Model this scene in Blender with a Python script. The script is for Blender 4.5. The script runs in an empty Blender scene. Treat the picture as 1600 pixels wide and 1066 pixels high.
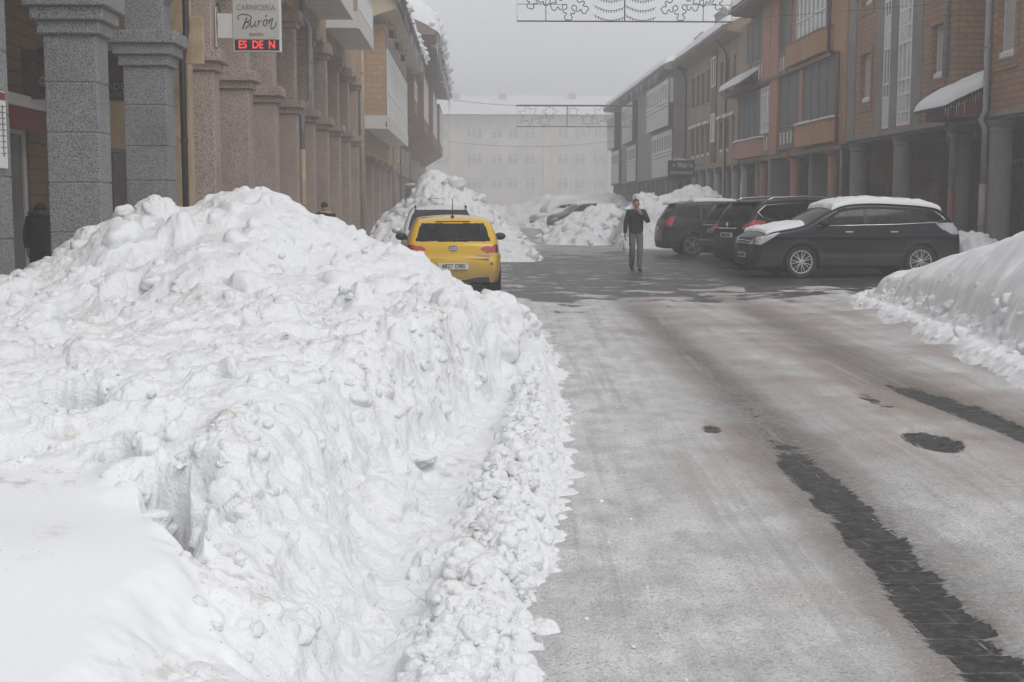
import bpy, bmesh, math, random
import numpy as np
from mathutils import Vector, Matrix
R = math.radians
random.seed(7)
scene = bpy.context.scene
COL = scene.collection

# ---------------------------------------------------------------- camera
CAMZ = 1.55
F = 2000.0                                   # focal length in photograph pixels (1600 wide)
PITCH = math.atan((533 - 321) / F)
YAW = math.atan(60 * math.cos(PITCH) / F)
cd = bpy.data.cameras.new('camera'); cam = bpy.data.objects.new('camera', cd); COL.objects.link(cam)
cd.lens = 36 * F / 1600; cd.sensor_width = 36; cd.clip_end = 3000; cd.clip_start = .05
cam.location = (0, 0, CAMZ)
cam.rotation_euler = (math.pi / 2 - PITCH, 0, -YAW)
scene.camera = cam
# ---------------------------------------------------------------- world: overcast
w = bpy.data.worlds.new('World'); scene.world = w; w.use_nodes = True
nt = w.node_tree; bg = nt.nodes['Background']
SUN_EL, SUN_AZ = R(50), R(150)               # azimuth clockwise from +Y (street direction)
sky = nt.nodes.new('ShaderNodeTexSky'); sky.sky_type = 'NISHITA'; sky.sun_disc = False
sky.sun_elevation = SUN_EL; sky.sun_rotation = SUN_AZ; sky.air_density = 1.0; sky.dust_density = 4.0; sky.ozone_density = 1
hs = nt.nodes.new('ShaderNodeHueSaturation'); hs.inputs['Saturation'].default_value = .16
mx = nt.nodes.new('ShaderNodeMix'); mx.data_type = 'RGBA'; mx.inputs[0].default_value = .6
mx.inputs[7].default_value = (7.3, 7.5, 7.9, 1)      # even cloud layer
nt.links.new(sky.outputs[0], hs.inputs['Color']); nt.links.new(hs.outputs[0], mx.inputs[6])
nt.links.new(mx.outputs[2], bg.inputs['Color']); bg.inputs['Strength'].default_value = .142
sl = bpy.data.lights.new('sun', 'SUN'); sl.energy = 1.0; sl.angle = R(25); sl.color = (1, .97, .93)
so = bpy.data.objects.new('sun', sl); COL.objects.link(so)
sd = Vector((math.sin(SUN_AZ) * math.cos(SUN_EL), math.cos(SUN_AZ) * math.cos(SUN_EL), math.sin(SUN_EL)))
so.rotation_euler = sd.to_track_quat('Z', 'Y').to_euler()
scene.view_settings.view_transform = 'Standard'; scene.view_settings.look = 'None'
scene.view_settings.exposure = EXPO = -0.06; scene.view_settings.gamma = 1
HAZE = .0048
cy = scene.cycles
cy.max_bounces = 6; cy.diffuse_bounces = 3; cy.glossy_bounces = 3; cy.transmission_bounces = 4; cy.volume_bounces = 1; cy.transparent_max_bounces = 10

_cm = cam.rotation_euler.to_matrix()
def ray(px, py):
    return _cm @ Vector(((px - 800) / F, -(py - 533) / F, -1))
def G(px, py, z=0.):
    d = ray(px, py); t = (z - CAMZ) / d.z; return (d.x * t, d.y * t)
def P(px, py, Y):
    d = ray(px, py); t = Y / d.y; return Vector((d.x * t, Y, CAMZ + d.z * t))

# ---------------------------------------------------------------- objects
def tag(o, label=None, cat=None, group=None, kind=None):
    if label: o['label'] = label
    if cat: o['category'] = cat
    if group: o['group'] = group
    if kind: o['kind'] = kind
    return o
def empty(name, loc, label=None, cat=None, group=None, rz=0, parent=None):
    o = bpy.data.objects.new(name, None); COL.objects.link(o); o.location = loc; o.rotation_euler = (0, 0, rz)
    o.empty_display_size = .3
    if parent: o.parent = parent
    return tag(o, label, cat, group)
def children(o): return [c for c in bpy.data.objects if c.parent == o]
def copy_tree(o, parent=None):
    c = o.copy(); COL.objects.link(c)
    if parent: c.parent = parent
    for ch in children(o): copy_tree(ch, c)
    return c
def wloc(o):
    v = Vector((0, 0, 0))
    while o is not None: v += o.location; o = o.parent
    return v
class MB:
    """collects polygons; build() links them as ONE mesh object. world=True: vertices given in world space."""
    def __init__(s): s.v = []; s.f = []; s.m = []; s.mats = []; s.cur = 0
    def mat(s, m):
        if m not in s.mats: s.mats.append(m)
        s.cur = s.mats.index(m); return s
    def add(s, vs, fs):
        n = len(s.v); s.v += [tuple(v) for v in vs]; s.f += [tuple(i + n for i in f) for f in fs]; s.m += [s.cur] * len(fs); return s
    def box(s, x0, x1, y0, y1, z0, z1):
        if x0 > x1: x0, x1 = x1, x0
        if y0 > y1: y0, y1 = y1, y0
        return s.add([(x0,y0,z0),(x1,y0,z0),(x1,y1,z0),(x0,y1,z0),(x0,y0,z1),(x1,y0,z1),(x1,y1,z1),(x0,y1,z1)],
                     [(0,3,2,1),(4,5,6,7),(0,1,5,4),(1,2,6,5),(2,3,7,6),(3,0,4,7)])
    def bbox(s, x0, x1, y0, y1, z0, z1, b=.02):
        """box with chamfered edges"""
        bm = bmesh.new(); bmesh.ops.create_cube(bm, size=1)
        for v in bm.verts: v.co = Vector(((x0+x1)/2+v.co.x*abs(x1-x0), (y0+y1)/2+v.co.y*abs(y1-y0), (z0+z1)/2+v.co.z*abs(z1-z0)))
        bmesh.ops.bevel(bm, geom=bm.edges[:], offset=b, segments=1, affect='EDGES')
        bm.verts.index_update()
        s.add([v.co[:] for v in bm.verts], [[v.index for v in f.verts] for f in bm.faces]); bm.free(); return s
    def prism(s, poly, h0, h1, axis='z'):
        """extrude a 2-D polygon. axis z: (x,y); y: (x,z); x: (y,z)"""
        def T(p, h):
            return (p[0], p[1], h) if axis == 'z' else ((p[0], h, p[1]) if axis == 'y' else (h, p[0], p[1]))
        n = len(poly); vs = [T(p, h0) for p in poly] + [T(p, h1) for p in poly]
        return s.add(vs, [tuple(range(n))[::-1], tuple(range(n, 2*n))] + [(i, (i+1) % n, n+(i+1) % n, n+i) for i in range(n)])
    def cyl(s, x, y, z0, z1, r, n=16, r1=None):
        r1 = r if r1 is None else r1
        vs = [(x+r*math.cos(6.28318*i/n), y+r*math.sin(6.28318*i/n), z0) for i in range(n)] + [(x+r1*math.cos(6.28318*i/n), y+r1*math.sin(6.28318*i/n), z1) for i in range(n)]
        return s.add(vs, [tuple(range(n))[::-1], tuple(range(n, 2*n))] + [(i, (i+1) % n, n+(i+1) % n, n+i) for i in range(n)])
    def tube(s, pts, r, n=8, closed=False):
        pts = [Vector(p) for p in pts]; rings = []; up = None; N = len(pts)
        for i, p in enumerate(pts):
            a = pts[(i-1) % N] if closed or i > 0 else p; b = pts[(i+1) % N] if closed or i < N-1 else p
            t = (b - a).normalized()
            if up is None: up = Vector((0, 0, 1)) if abs(t.z) < .9 else Vector((1, 0, 0))
            u = (up - t * up.dot(t)).normalized(); up = u; q = t.cross(u)
            rr = r[i] if isinstance(r, (list, tuple)) else r
            rings.append([p + (u*math.cos(6.28318*k/n) + q*math.sin(6.28318*k/n))*rr for k in range(n)])
        vs = [v for g in rings for v in g]; fs = []
        for i in range(N if closed else N-1):
            j = (i+1) % N
            for k in range(n): fs.append((i*n+k, i*n+(k+1) % n, j*n+(k+1) % n, j*n+k))
        if not closed: fs += [tuple(range(n))[::-1], tuple(range((N-1)*n, N*n))]
        return s.add(vs, fs)
    def lathe(s, prof, c=(0,0,0), axis='z', n=24):
        vs = []
        for (r, h) in prof:
            for k in range(n):
                a, b = r*math.cos(6.28318*k/n), r*math.sin(6.28318*k/n)
                vs.append({'z': (c[0]+a, c[1]+b, c[2]+h), 'y': (c[0]+a, c[1]+h, c[2]+b), 'x': (c[0]+h, c[1]+a, c[2]+b)}[axis])
        m = len(prof); fs = [(i*n+k, i*n+(k+1) % n, (i+1)*n+(k+1) % n, (i+1)*n+k) for i in range(m-1) for k in range(n)]
        fs += [tuple(range(n))[::-1], tuple(range((m-1)*n, m*n))]
        return s.add(vs, fs)
    def build(s, name, m=None, parent=None, world=True, smooth=False, loc=None, fixn=True):
        me = bpy.data.meshes.new(name)
        off = Vector((0,0,0))
        if parent is not None and world: off = wloc(parent)
        o = bpy.data.objects.new(name, me)
        if loc is not None: o.location = Vector(loc) - off if parent is not None else Vector(loc)
        tot = off + (o.location if loc is not None else Vector((0,0,0)))
        me.from_pydata([(v[0]-tot.x, v[1]-tot.y, v[2]-tot.z) for v in s.v], [], s.f)
        for mm in (s.mats or [m]): me.materials.append(mm)
        if s.mats: me.polygons.foreach_set('material_index', s.m)
        if fixn:
            bm = bmesh.new(); bm.from_mesh(me); bmesh.ops.recalc_face_normals(bm, faces=bm.faces[:]); bm.to_mesh(me); bm.free()
        if smooth: me.polygons.foreach_set('use_smooth', [True]*len(me.polygons))
        COL.objects.link(o)
        if parent is not None: o.parent = parent
        return o
def grid_obj(name, X, Y, Z, m, parent=None, attrs=None, smooth=True, cut=None, loc=None, extra=None):
    r, c = X.shape
    co = np.stack([X, Y, Z], -1).reshape(-1, 3).astype(np.float64)
    idx = np.arange(r*c).reshape(r, c)
    q = np.stack([idx[:-1,:-1], idx[:-1,1:], idx[1:,1:], idx[1:,:-1]], -1).reshape(-1, 4)
    if cut is not None:
        k = cut.reshape(-1)[q].any(1); q = q[k]
        used = np.zeros(r*c, bool); used[q.ravel()] = True
        mp = -np.ones(r*c, int); mp[used] = np.arange(used.sum()); q = mp[q]; co = co[used]
    else: used = slice(None)
    ex = None
    if extra is not None: ex = extra[1] + len(co); co = np.concatenate([co, extra[0]])
    if loc is not None: co = co - np.array(loc)
    me = bpy.data.meshes.new(name); n = len(q)
    me.vertices.add(len(co)); me.vertices.foreach_set('co', co.ravel())
    vi = q.ravel(); ls = np.arange(0, 4*n, 4)
    if ex is not None: vi = np.concatenate([vi, ex.ravel()]); ls = np.concatenate([ls, 4*n+np.arange(0, 3*len(ex), 3)]); n += len(ex)
    me.loops.add(len(vi)); me.loops.foreach_set('vertex_index', vi.astype(np.int32))
    me.polygons.add(n); me.polygons.foreach_set('loop_start', ls.astype(np.int32))
    me.update(calc_edges=True); me.validate()
    if smooth: me.polygons.foreach_set('use_smooth', np.ones(n, bool))
    for k, a in (attrs or {}).items():
        at = me.attributes.new(k, 'FLOAT', 'POINT'); at.data.foreach_set('value', np.concatenate([a.reshape(-1)[used], np.zeros(len(extra[0]) if extra is not None else 0)]).astype(np.float32))
    me.materials.append(m)
    o = bpy.data.objects.new(name, me); COL.objects.link(o)
    if loc is not None: o.location = loc
    if parent: o.parent = parent
    return o

# ---------------------------------------------------------------- noise
_rng = np.random.RandomState(3); _perm = _rng.permutation(512).astype(np.int64); _perm = np.concatenate([_perm, _perm, _perm])
_g3 = _rng.normal(size=(512, 3)); _g3 /= np.linalg.norm(_g3, axis=1)[:, None]
def perlin(x, y, z=None, seed=0):
    x = np.asarray(x, float) + seed*17.31; y = np.asarray(y, float) + seed*5.77
    z = np.zeros_like(x) + seed*.37 + .5 if z is None else np.asarray(z, float)
    xi, yi, zi = np.floor(x).astype(int), np.floor(y).astype(int), np.floor(z).astype(int)
    xf, yf, zf = x-xi, y-yi, z-zi
    f = lambda t: t*t*t*(t*(t*6-15)+10)
    u, v, ww = f(xf), f(yf), f(zf); out = 0
    for dx in (0, 1):
        for dy in (0, 1):
            for dz in (0, 1):
                h = _perm[(_perm[(_perm[(xi+dx) & 511] + yi+dy) & 511] + zi+dz) & 511]
                g = _g3[h]
                d = g[..., 0]*(xf-dx) + g[..., 1]*(yf-dy) + g[..., 2]*(zf-dz)
                out = out + d*(u if dx else 1-u)*(v if dy else 1-v)*(ww if dz else 1-ww)
    return out*1.5
def fbm(x, y, f=1., o=4, seed=0, g=.5, z=None):
    s = 0; a = 1
    for i in range(o):
        s = s + a*perlin(x*f, y*f, None if z is None else z*f, seed+i*3); f *= 2.03; a *= g
    return s
def sst(a, b, x):
    t = np.clip((x-a)/(b-a+1e-9), 0, 1); return t*t*(3-2*t)

# ---------------------------------------------------------------- materials
def N(nt, t, ins=None, **props):
    n = nt.nodes.new('ShaderNode'+t)
    for k, v in props.items(): setattr(n, k, v)
    for k, v in (ins or {}).items():
        s = n.inputs[k]
        if isinstance(v, bpy.types.NodeSocket): nt.links.new(v, s)
        else: s.default_value = v
    return n
def c4(c): return (c[0], c[1], c[2], 1)
def mixc(nt, f, a, b, mode='MIX'):
    n = N(nt, 'Mix', data_type='RGBA', blend_type=mode)
    for s, v in ((0, f), (6, a), (7, b)):
        if isinstance(v, bpy.types.NodeSocket): nt.links.new(v, n.inputs[s])
        else: n.inputs[s].default_value = v if s == 0 else c4(v)
    return n.outputs[2]
def math_(nt, op, a, b=0., c=0., clamp=False):
    n = N(nt, 'Math', operation=op, use_clamp=clamp)
    for i, v in enumerate((a, b, c)):
        if isinstance(v, bpy.types.NodeSocket): nt.links.new(v, n.inputs[i])
        else: n.inputs[i].default_value = v
    return n.outputs[0]
def ramp(nt, x, a, b, lo=0., hi=1.):
    return N(nt, 'MapRange', {0: x, 1: a, 2: b, 3: lo, 4: hi}, interpolation_type='SMOOTHSTEP').outputs[0]
def new(name):
    m = bpy.data.materials.new(name); m.use_nodes = True; nt = m.node_tree
    return m, nt, nt.nodes['Principled BSDF']
def noise(nt, vec, scale, detail=3, rough=.5, dist=0.):
    return N(nt, 'TexNoise', {'Vector': vec, 'Scale': scale, 'Detail': detail, 'Roughness': rough, 'Distortion': dist}).outputs['Fac']
def pos(nt): return N(nt, 'NewGeometry').outputs['Position']
def bump(nt, bs, h, strength=.3, dist=.01):
    b = N(nt, 'Bump', {'Height': h, 'Strength': strength, 'Distance': dist}); nt.links.new(b.outputs[0], bs.inputs['Normal'])
def mat(name, col, rough=.7, var=.12, scale=3., bmp=.15, bs_=40., metal=0., dirt=.0, spec=.5, coat=0.):
    m, nt, b = new(name); tc = N(nt, 'TexCoord').outputs['Object']
    n1 = noise(nt, tc, scale, 4, .6); dark = [c*(1-var*1.6) for c in col]; lite = [min(1, c*(1+var)) for c in col]
    cc = mixc(nt, ramp(nt, n1, .3, .7), dark, lite)
    if dirt:
        n2 = noise(nt, N(nt, 'Mapping', {'Vector': tc, 'Scale': (2.5, 2.5, .35)}).outputs[0], 1.3, 5, .65)
        cc = mixc(nt, ramp(nt, n2, .5, .75, 0, dirt), cc, [c*.45 for c in col])
    nt.links.new(cc, b.inputs['Base Color']); b.inputs['Roughness'].default_value = rough; b.inputs['Metallic'].default_value = metal
    b.inputs['Specular IOR Level'].default_value = spec; b.inputs['Coat Weight'].default_value = coat; b.inputs['Coat Roughness'].default_value = .05
    if bmp: bump(nt, b, noise(nt, tc, bs_, 3), bmp, .006)
    return m
def brick_mat(name, c1, c2, mortar, bw, bh, ms=.012, rough=.85, bmp=.5, var=.3):
    m, nt, b = new(name); p = pos(nt); s = N(nt, 'SeparateXYZ', {0: p})
    v = N(nt, 'CombineXYZ', {0: math_(nt, 'ADD', s.outputs[0], s.outputs[1]), 1: s.outputs[2]}).outputs[0]
    br = N(nt, 'TexBrick', {'Vector': v, 'Color1': c4(c1), 'Color2': c4(c2), 'Mortar': c4(mortar), 'Scale': 1., 'Mortar Size': ms, 'Mortar Smooth': .3, 'Brick Width': bw, 'Row Height': bh})
    n1 = noise(nt, p, 1.1, 5, .6); cc = mixc(nt, ramp(nt, n1, .35, .75, 0, var), br.outputs['Color'], [c*.55 for c in c1])
    nt.links.new(cc, b.inputs['Base Color']); b.inputs['Roughness'].default_value = rough
    h = math_(nt, 'ADD', math_(nt, 'MULTIPLY', br.outputs['Fac'], -1.), math_(nt, 'MULTIPLY', noise(nt, p, 25, 4), .6))
    bump(nt, b, h, bmp, .012); return m
def granite(name, a, b_, c, sc=160):
    m, nt, b = new(name); p = pos(nt)
    v = N(nt, 'TexVoronoi', {'Vector': p, 'Scale': sc}).outputs['Color']
    s = N(nt, 'SeparateColor', {0: v}).outputs[0]
    n2 = noise(nt, p, sc*.45, 2)
    cc = mixc(nt, ramp(nt, s, .35, .65), a, b_); cc = mixc(nt, ramp(nt, n2, .52, .62), cc, c)
    n3 = noise(nt, p, .8, 5, .65); cc = mixc(nt, ramp(nt, n3, .42, .72, 0, .45), cc, [x*.5 for x in a])
    nt.links.new(cc, b.inputs['Base Color']); b.inputs['Roughness'].default_value = .75
    bump(nt, b, n2, .12, .003); return m
def snow_mat(name, dirt=.25, base=(.735, .745, .76), fine=1., old=False):
    m, nt, b = new(name); p = pos(nt)
    n1 = noise(nt, p, 2.2, 5, .6); n2 = noise(nt, p, 14, 5, .65); n3 = noise(nt, p, 60, 3, .6)
    k = math_(nt, 'MULTIPLY', ramp(nt, n1, .5, .72), ramp(nt, n2, .48, .66), clamp=True)
    cc = mixc(nt, math_(nt, 'MULTIPLY', k, dirt), base, (.42, .38, .33))
    sp = math_(nt, 'MULTIPLY', ramp(nt, noise(nt, p, 95, 2), .70, .74), ramp(nt, n1, .45, .6))
    cc = mixc(nt, math_(nt, 'MULTIPLY', sp, min(1, dirt*2)), cc, (.13, .11, .09))
    nt.links.new(cc, b.inputs['Base Color']); b.inputs['Roughness'].default_value = .6
    b.inputs['Specular IOR Level'].default_value = .25
    h = math_(nt, 'ADD', math_(nt, 'MULTIPLY', n2, 1.2*fine), math_(nt, 'MULTIPLY', n3, .45*fine))
    h = math_(nt, 'ADD', h, math_(nt, 'MULTIPLY', noise(nt, p, 260, 2), .12))
    bn = N(nt, 'Bump', {'Height': h, 'Strength': .55, 'Distance': .03}); nt.links.new(bn.outputs[0], b.inputs['Normal'])
    if old: nt.links.new(ramp(nt, N(nt, 'Attribute', attribute_name='old').outputs['Fac'], .3, .9, .6, .10), bn.inputs['Strength'])
    return m
SNOW = snow_mat('snow', .35); SNOW_HEAP = snow_mat('ploughed_snow', .85, old=True); SNOW_SMOOTH = snow_mat('smooth_snow', .1, fine=.25); SNOW_FAR = snow_mat('dirty_snow', .6)
SNOW_CAP = snow_mat('snow_cap', .02, fine=.35)
# ================================================================ ground, road, snow
# ---- ground to the horizon
gr = MB().box(-700, 700, -60, 1500, -.6, -.08).build('ground', SNOW_FAR); tag(gr, kind='structure')

def stamp(H, xs_fn, ys, blobs, mode='max'):
    """press ellipsoidal snow clods into height field H. xs_fn(row)->x array for that row is affine: x = t*s(row)"""
    t, s = xs_fn; H0_[0] = H.copy()
    for (bx, by, r, sink, sq) in blobs:
        i0, i1 = np.searchsorted(ys, [by-r, by+r])
        if i1 <= i0+1: continue
        smid = s[i0:i1]
        j0 = np.searchsorted(t, (bx-r)/smid.max() if bx-r > 0 else (bx-r)/smid.min()); j1 = np.searchsorted(t, (bx+r)/smid.min() if bx+r > 0 else (bx+r)/smid.max())
        if j1 <= j0+1: continue
        X = t[None, j0:j1]*smid[:, None]; Yv = ys[i0:i1][:, None]
        dx, dy = (X-bx)/r, (Yv-by)/r
        a = np.arctan2(dy, dx); ph = bx*37+by*11
        wob = 1 + .14*np.sin(3*a+ph) + .09*np.sin(5*a+2*ph)
        d2 = (dx*dx+dy*dy)/(wob*wob)
        W = H[i0:i1, j0:j1]; ic = np.clip(np.searchsorted(ys, by), 0, len(ys)-1); jc = np.clip(np.searchsorted(t, bx/s[ic]), 0, len(t)-1)
        base = KB*H0_[0][ic, jc] + (1-KB)*H0_[0][i0:i1, j0:j1]
        cap = np.clip(1-d2, 0, 1)**.6*r*sq - sink*r + base
        if mode == 'max': m = d2 < 1; W[m] = np.maximum(W[m], cap[m])
        else:
            m = d2 < 1; W[m] = W[m] - (1-d2[m])**1.5*r*sq
H0_ = [None]; KB = .3
_ico = {}
def ico(n):
    if n not in _ico:
        bm = bmesh.new(); bmesh.ops.create_icosphere(bm, subdivisions=n, radius=1)
        _ico[n] = (np.array([v.co[:] for v in bm.verts]), np.array([[v.index for v in f.verts] for f in bm.faces])); bm.free()
    return _ico[n]
def clods(lst, seed=0):
    """lst of (x, y, z, r): lumps of broken snow as real closed lumps; returns coords and triangles"""
    r_ = np.random.RandomState(seed+5); cos, tris, off = [], [], 0; by = {}
    for c in lst:
        px_ = c[3]/max(c[1], 2)*1280; n = 4 if px_ > 15 else (3 if px_ > 4.5 else 2); by.setdefault(n, []).append(c)
    for n, L in by.items():
        V, T = ico(n); A = np.array([c[:4] for c in L]); k = len(A)
        Q = r_.normal(size=(k, 3, 3)); Q = np.linalg.qr(Q)[0]; sc = r_.uniform(.7, 1.2, (k, 1, 3))
        P0 = np.einsum('vi,kij->kvj', V, Q); sd_ = r_.uniform(0, 300, (k, 1, 3))
        a = perlin(P0[..., 0]*1.15+sd_[..., 0], P0[..., 1]*1.15+sd_[..., 1], P0[..., 2]*1.15+sd_[..., 2])
        b = perlin(P0[..., 0]*3.1+sd_[..., 0], P0[..., 1]*3.1+sd_[..., 1], P0[..., 2]*3.1+sd_[..., 2])
        W = P0*(1+.42*a+.15*b)[..., None]*sc; W[..., 2] *= r_.uniform(.7, .95, (k, 1))
        W = W*A[:, None, 3:4] + A[:, None, :3]
        cos.append(W.reshape(-1, 3)); tris.append((T[None]+(np.arange(k)*len(V))[:, None, None]).reshape(-1, 3)+off); off += k*len(V)
    return np.concatenate(cos), np.concatenate(tris)
def Hat(t, s, ys, H, x, y):
    i = min(max(np.searchsorted(ys, y), 0), len(ys)-1); j = min(max(np.searchsorted(t, x/s[i]), 0), len(t)-1); return H[i, j]
def fan(t0, t1, nt_, y0, y1, g, apex=1.):
    ys = y0*np.exp(np.arange(int(math.log(y1/y0)/g)+1)*g); t = np.linspace(t0, t1, nt_); s = ys+apex
    return t, s, ys, t[None, :]*s[:, None], np.repeat(ys[:, None], nt_, 1)
rng = np.random.RandomState(11)

# ---- foreground heap, left
ridge = [(-6.2,.35),(-5.2,.45),(-4.75,.5),(-4.62,.5),(-4.5,.62),(-4.3,.66),(-4.05,.92),(-3.9,1.22),(-3.55,1.3),(-3.36,1.5),(-3.05,1.5),(-2.8,1.46),(-2.4,1.62),(-1.95,1.60),(-1.62,1.33),(-1.15,1.22),(-.9,1.12),(-.62,1.0),(-.3,.80),(-.03,.62),(.15,.55),(.27,.48),(.5,.43),(.62,.40),(.70,.40)]
rx, rh = zip(*ridge)
def xedge(y): return np.interp(y, [2, 4.2, 6, 8, 10.4, 12.2, 13.5, 16], [-.38, -.34, -.29, -.09, .27, .56, .64, .66])
def wedge(y): return np.interp(y, [2, 5, 7.5, 9.5, 12, 16], [.62, .6, .5, .32, .1, .12])
def heap_h(X, Y):
    jx = .10*fbm(X, Y, 1.1, 3, 5); jy = .16*fbm(X, Y, .9, 3, 9)
    Rr = np.interp(X+jx*.6, rx, rh)
    Rr = Rr + .03*fbm(X, Y, 3, 3, 2)
    T = .70 + .10*fbm(X, Y, .8, 3, 31) + .05*sst(6, 9, Y) - .12*sst(-3.4, -5.5, X)
    T = np.minimum(T, np.maximum(Rr*1.0, .42) + .3*sst(12, 8, Y))
    yc = 12.75 + .35*fbm(X*0+X, Y*0, .7, 2, 4)
    yf = yc - 3.1 - .5*fbm(X, Y, .5, 2, 14)
    s = np.clip((Y+jy-yf)/(yc-yf), 0, 1); s = s**1.15; s = s*.65+.35*s*s*(3-2*s)
    H = T + (Rr-T)*s
    back = np.clip((Y-yc)/2.6, 0, 1); H = np.where(Y > yc, Rr*(1-back**1.4), H)
    # terrace ledge about nine metres out, dips and gullies
    H = H + .10*sst(.5, 0, np.abs(Y-8.6-.4*X))*sst(-2.6, -1.2, X)
    for (gx0, gy0, gx1, gy1, wd, dp) in gullies:
        ux, uy = gx1-gx0, gy1-gy0; L = math.hypot(ux, uy); tt = np.clip(((X-gx0)*ux+(Y-gy0)*uy)/L/L, 0, 1)
        d = np.hypot(X-gx0-tt*ux, Y-gy0-tt*uy) + .05*fbm(X, Y, 4, 2, 8)
        H = H - dp*np.exp(-(d/wd)**2)
    return H
PITS = [(-2.02, 5.85, .34, .26, .5, .1), (-.97, 4.05, .26, .075, .34, -1.05), (-1.22, 4.45, .16, .06, .22, -.9), (-.25, 6.9, .30, .07, .2, .1), (-1.2, 6.2, .35, .08, .16, .05), (-2.6, 7.2, .4, .1, .2, .15), (-.75, 8.0, .5, .09, .14, .1)]
gullies = [(-1.72, 5.35, -1.45, 5.75, .13, .42), (-1.12, 4.75, -.80, 4.1, .085, .30), (-2.1, 4.62, -1.2, 4.95, .13, .16), (-.7, 6.3, .0, 6.1, .12, .12), (-1.5, 6.6, -.6, 7.0, .15, .14), (-2.6, 6.4, -1.9, 7.2, .16, .15)]
t, s, ys, X, Y = fan(-.60, .105, 900, 2.4, 15.6, .0027)
H = heap_h(X, Y)
xe, we = xedge(Y), wedge(Y)
d_in = (xe - X + .07*fbm(X, Y, 2.2, 3, 51)*sst(13.5, 9, Y) + .02*fbm(X, Y, 9, 2, 52))
edge = sst(0, 1, d_in/we)
smooth_dome = sst(.22, -.05, np.hypot((X+1.75)/1.02, (Y-3.0)/1.42)-1+.10*fbm(X, Y, 2, 2, 77))   # untouched old snow near the camera
bl = []
def scatter(n, x0, x1, y0, y1, rmin, rmax, sink=(.35, .8), sq=(.7, 1.), p=2.2, keep=None):
    for _ in range(n):
        bx, by = rng.uniform(x0, x1), rng.uniform(y0, y1)
        if keep is not None and not keep(bx, by): continue
        r = rmin + (rmax-rmin)*rng.rand()**p
        bl.append((bx, by, r, rng.uniform(*sink), rng.uniform(*sq)))
inside = lambda x, y: x < xedge(y)-.02
indome = lambda x, y: math.hypot((x+1.75)/1.02, (y-3.0)/1.42) < 1.0
kk = lambda x, y: inside(x, y) and not indome(x, y)
scatter(200, -5.5, .6, 8.5, 13.6, .14, .42, (.35, .75), (.6, .9), 1.5, kk)
scatter(150, -4.5, .3, 3.6, 8.5, .08, .26, (.45, .85), (.5, .8), 1.8, kk)
scatter(1500, -5.5, .75, 3, 13.6, .03, .11, (.2, .7), (.6, .9), 1.6, kk)
bl.sort(key=lambda b: -b[2])
stamp(H, (t, s), ys, bl)
bl = [(-.35+rng.uniform(-.5, .5), 0, 0, 0, 0)][:0]
# named clods on the skyline and face
for (px, py, yy, r) in ((245,330,12.6,.20),(300,322,12.7,.15),(140,372,12.4,.17),(395,305,12.8,.17),(435,305,12.8,.14),(345,318,12.7,.16),(62,436,12.1,.11),(32,440,12.1,.08),(560,352,12.8,.12),(752,436,12.9,.10),(775,455,12.9,.09),(185,485,10.6,.2),(430,535,9.0,.24),(560,500,9.6,.16),(280,400,11.6,.2),(330,380,11.9,.17),(615,385,12.4,.14),(225,395,12.,.2),(170,445,11.4,.18)):
    q = P(px, py, yy); bl.append((q.x, yy, r, .3, .95))
stamp(H, (t, s), ys, bl)
H = H*(1-smooth_dome) + smooth_dome*(.60 + .05*fbm(X, Y, .7, 2, 61) - .07*((X+1.9)**2) + .03*(Y-3))
rough = (1-smooth_dome*.97)
H = H + rough*(.030*fbm(X, Y, 4.5, 4, 21, .55) + .012*np.abs(fbm(X, Y, 14, 3, 25)))
pits = []
for _ in range(260):
    bx, by = rng.uniform(-5, .6), rng.uniform(3.6, 13)
    if kk(bx, by): r = .03+.09*rng.rand()**2; pits.append((bx, by, r, 0, rng.uniform(.4, 1.1)))
stamp(H, (t, s), ys, pits, 'pit')
# crumbled low ridge beside the cut: trench floor -> ridge -> road
base_out = .035 + .012*fbm(X, Y, 6, 3, 41)
dr = X - xe
rc = np.interp(Y, [2, 4, 5.5, 7.2, 9.4, 11, 12.3, 16], [.24, .28, .42, .46, .33, .16, .1, .1])       # ridge centre offset from the cut
rw = np.interp(Y, [2, 4, 7, 9.5, 12.3, 16], [.15, .16, .18, .17, .08, .06])
rdg = np.exp(-((dr-rc)/rw)**4)
Hr = base_out + .05*sst(.0,-.1,dr-rc-rw) + rdg*.8*(.10 + .06*fbm(X, Y, 3, 3, 43) + .03*np.abs(fbm(X, Y, 9, 3, 44)))*sst(13.8, 12, Y)
H = H*edge + Hr*(1-edge)
bl = []
for _ in range(1500):
    by = 2.6*math.exp(rng.rand()*math.log(12.9/2.6)); c = np.interp(by, [2, 4, 5.5, 7.2, 9.4, 11, 12.3], [.24, .28, .42, .46, .33, .16, .1])
    wv = np.interp(by, [2, 4, 7, 9.5, 12.3], [.27, .3, .3, .24, .12])
    bx = xedge(by)+c+rng.normal()*wv*.55
    if bx < xedge(by)+.06 and rng.rand() < .75: continue
    far = abs(bx-xedge(by)-c)/wv
    r = (.012+.055*rng.rand()**2.2)*(1 if far < 1 else .5)
    bl.append((bx, by, r, rng.uniform(.0, .6), rng.uniform(.7, 1.)))
for _ in range(500):
    by = rng.uniform(3, 12.8); bx = xedge(by)-wedge(by)*rng.uniform(-.2, .7); bl.append((bx, by, .02+.07*rng.rand()**2, rng.uniform(.2, .7), .9))
bl.sort(key=lambda b: -b[2]); stamp(H, (t, s), ys, bl)
dr2 = dr - rc - rw*1.25
fade = sst(.02, .42, dr2 + .08*fbm(X, Y, 5, 2, 66))            # where the heap thins out on to the road
H = H - fade*.16
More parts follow.
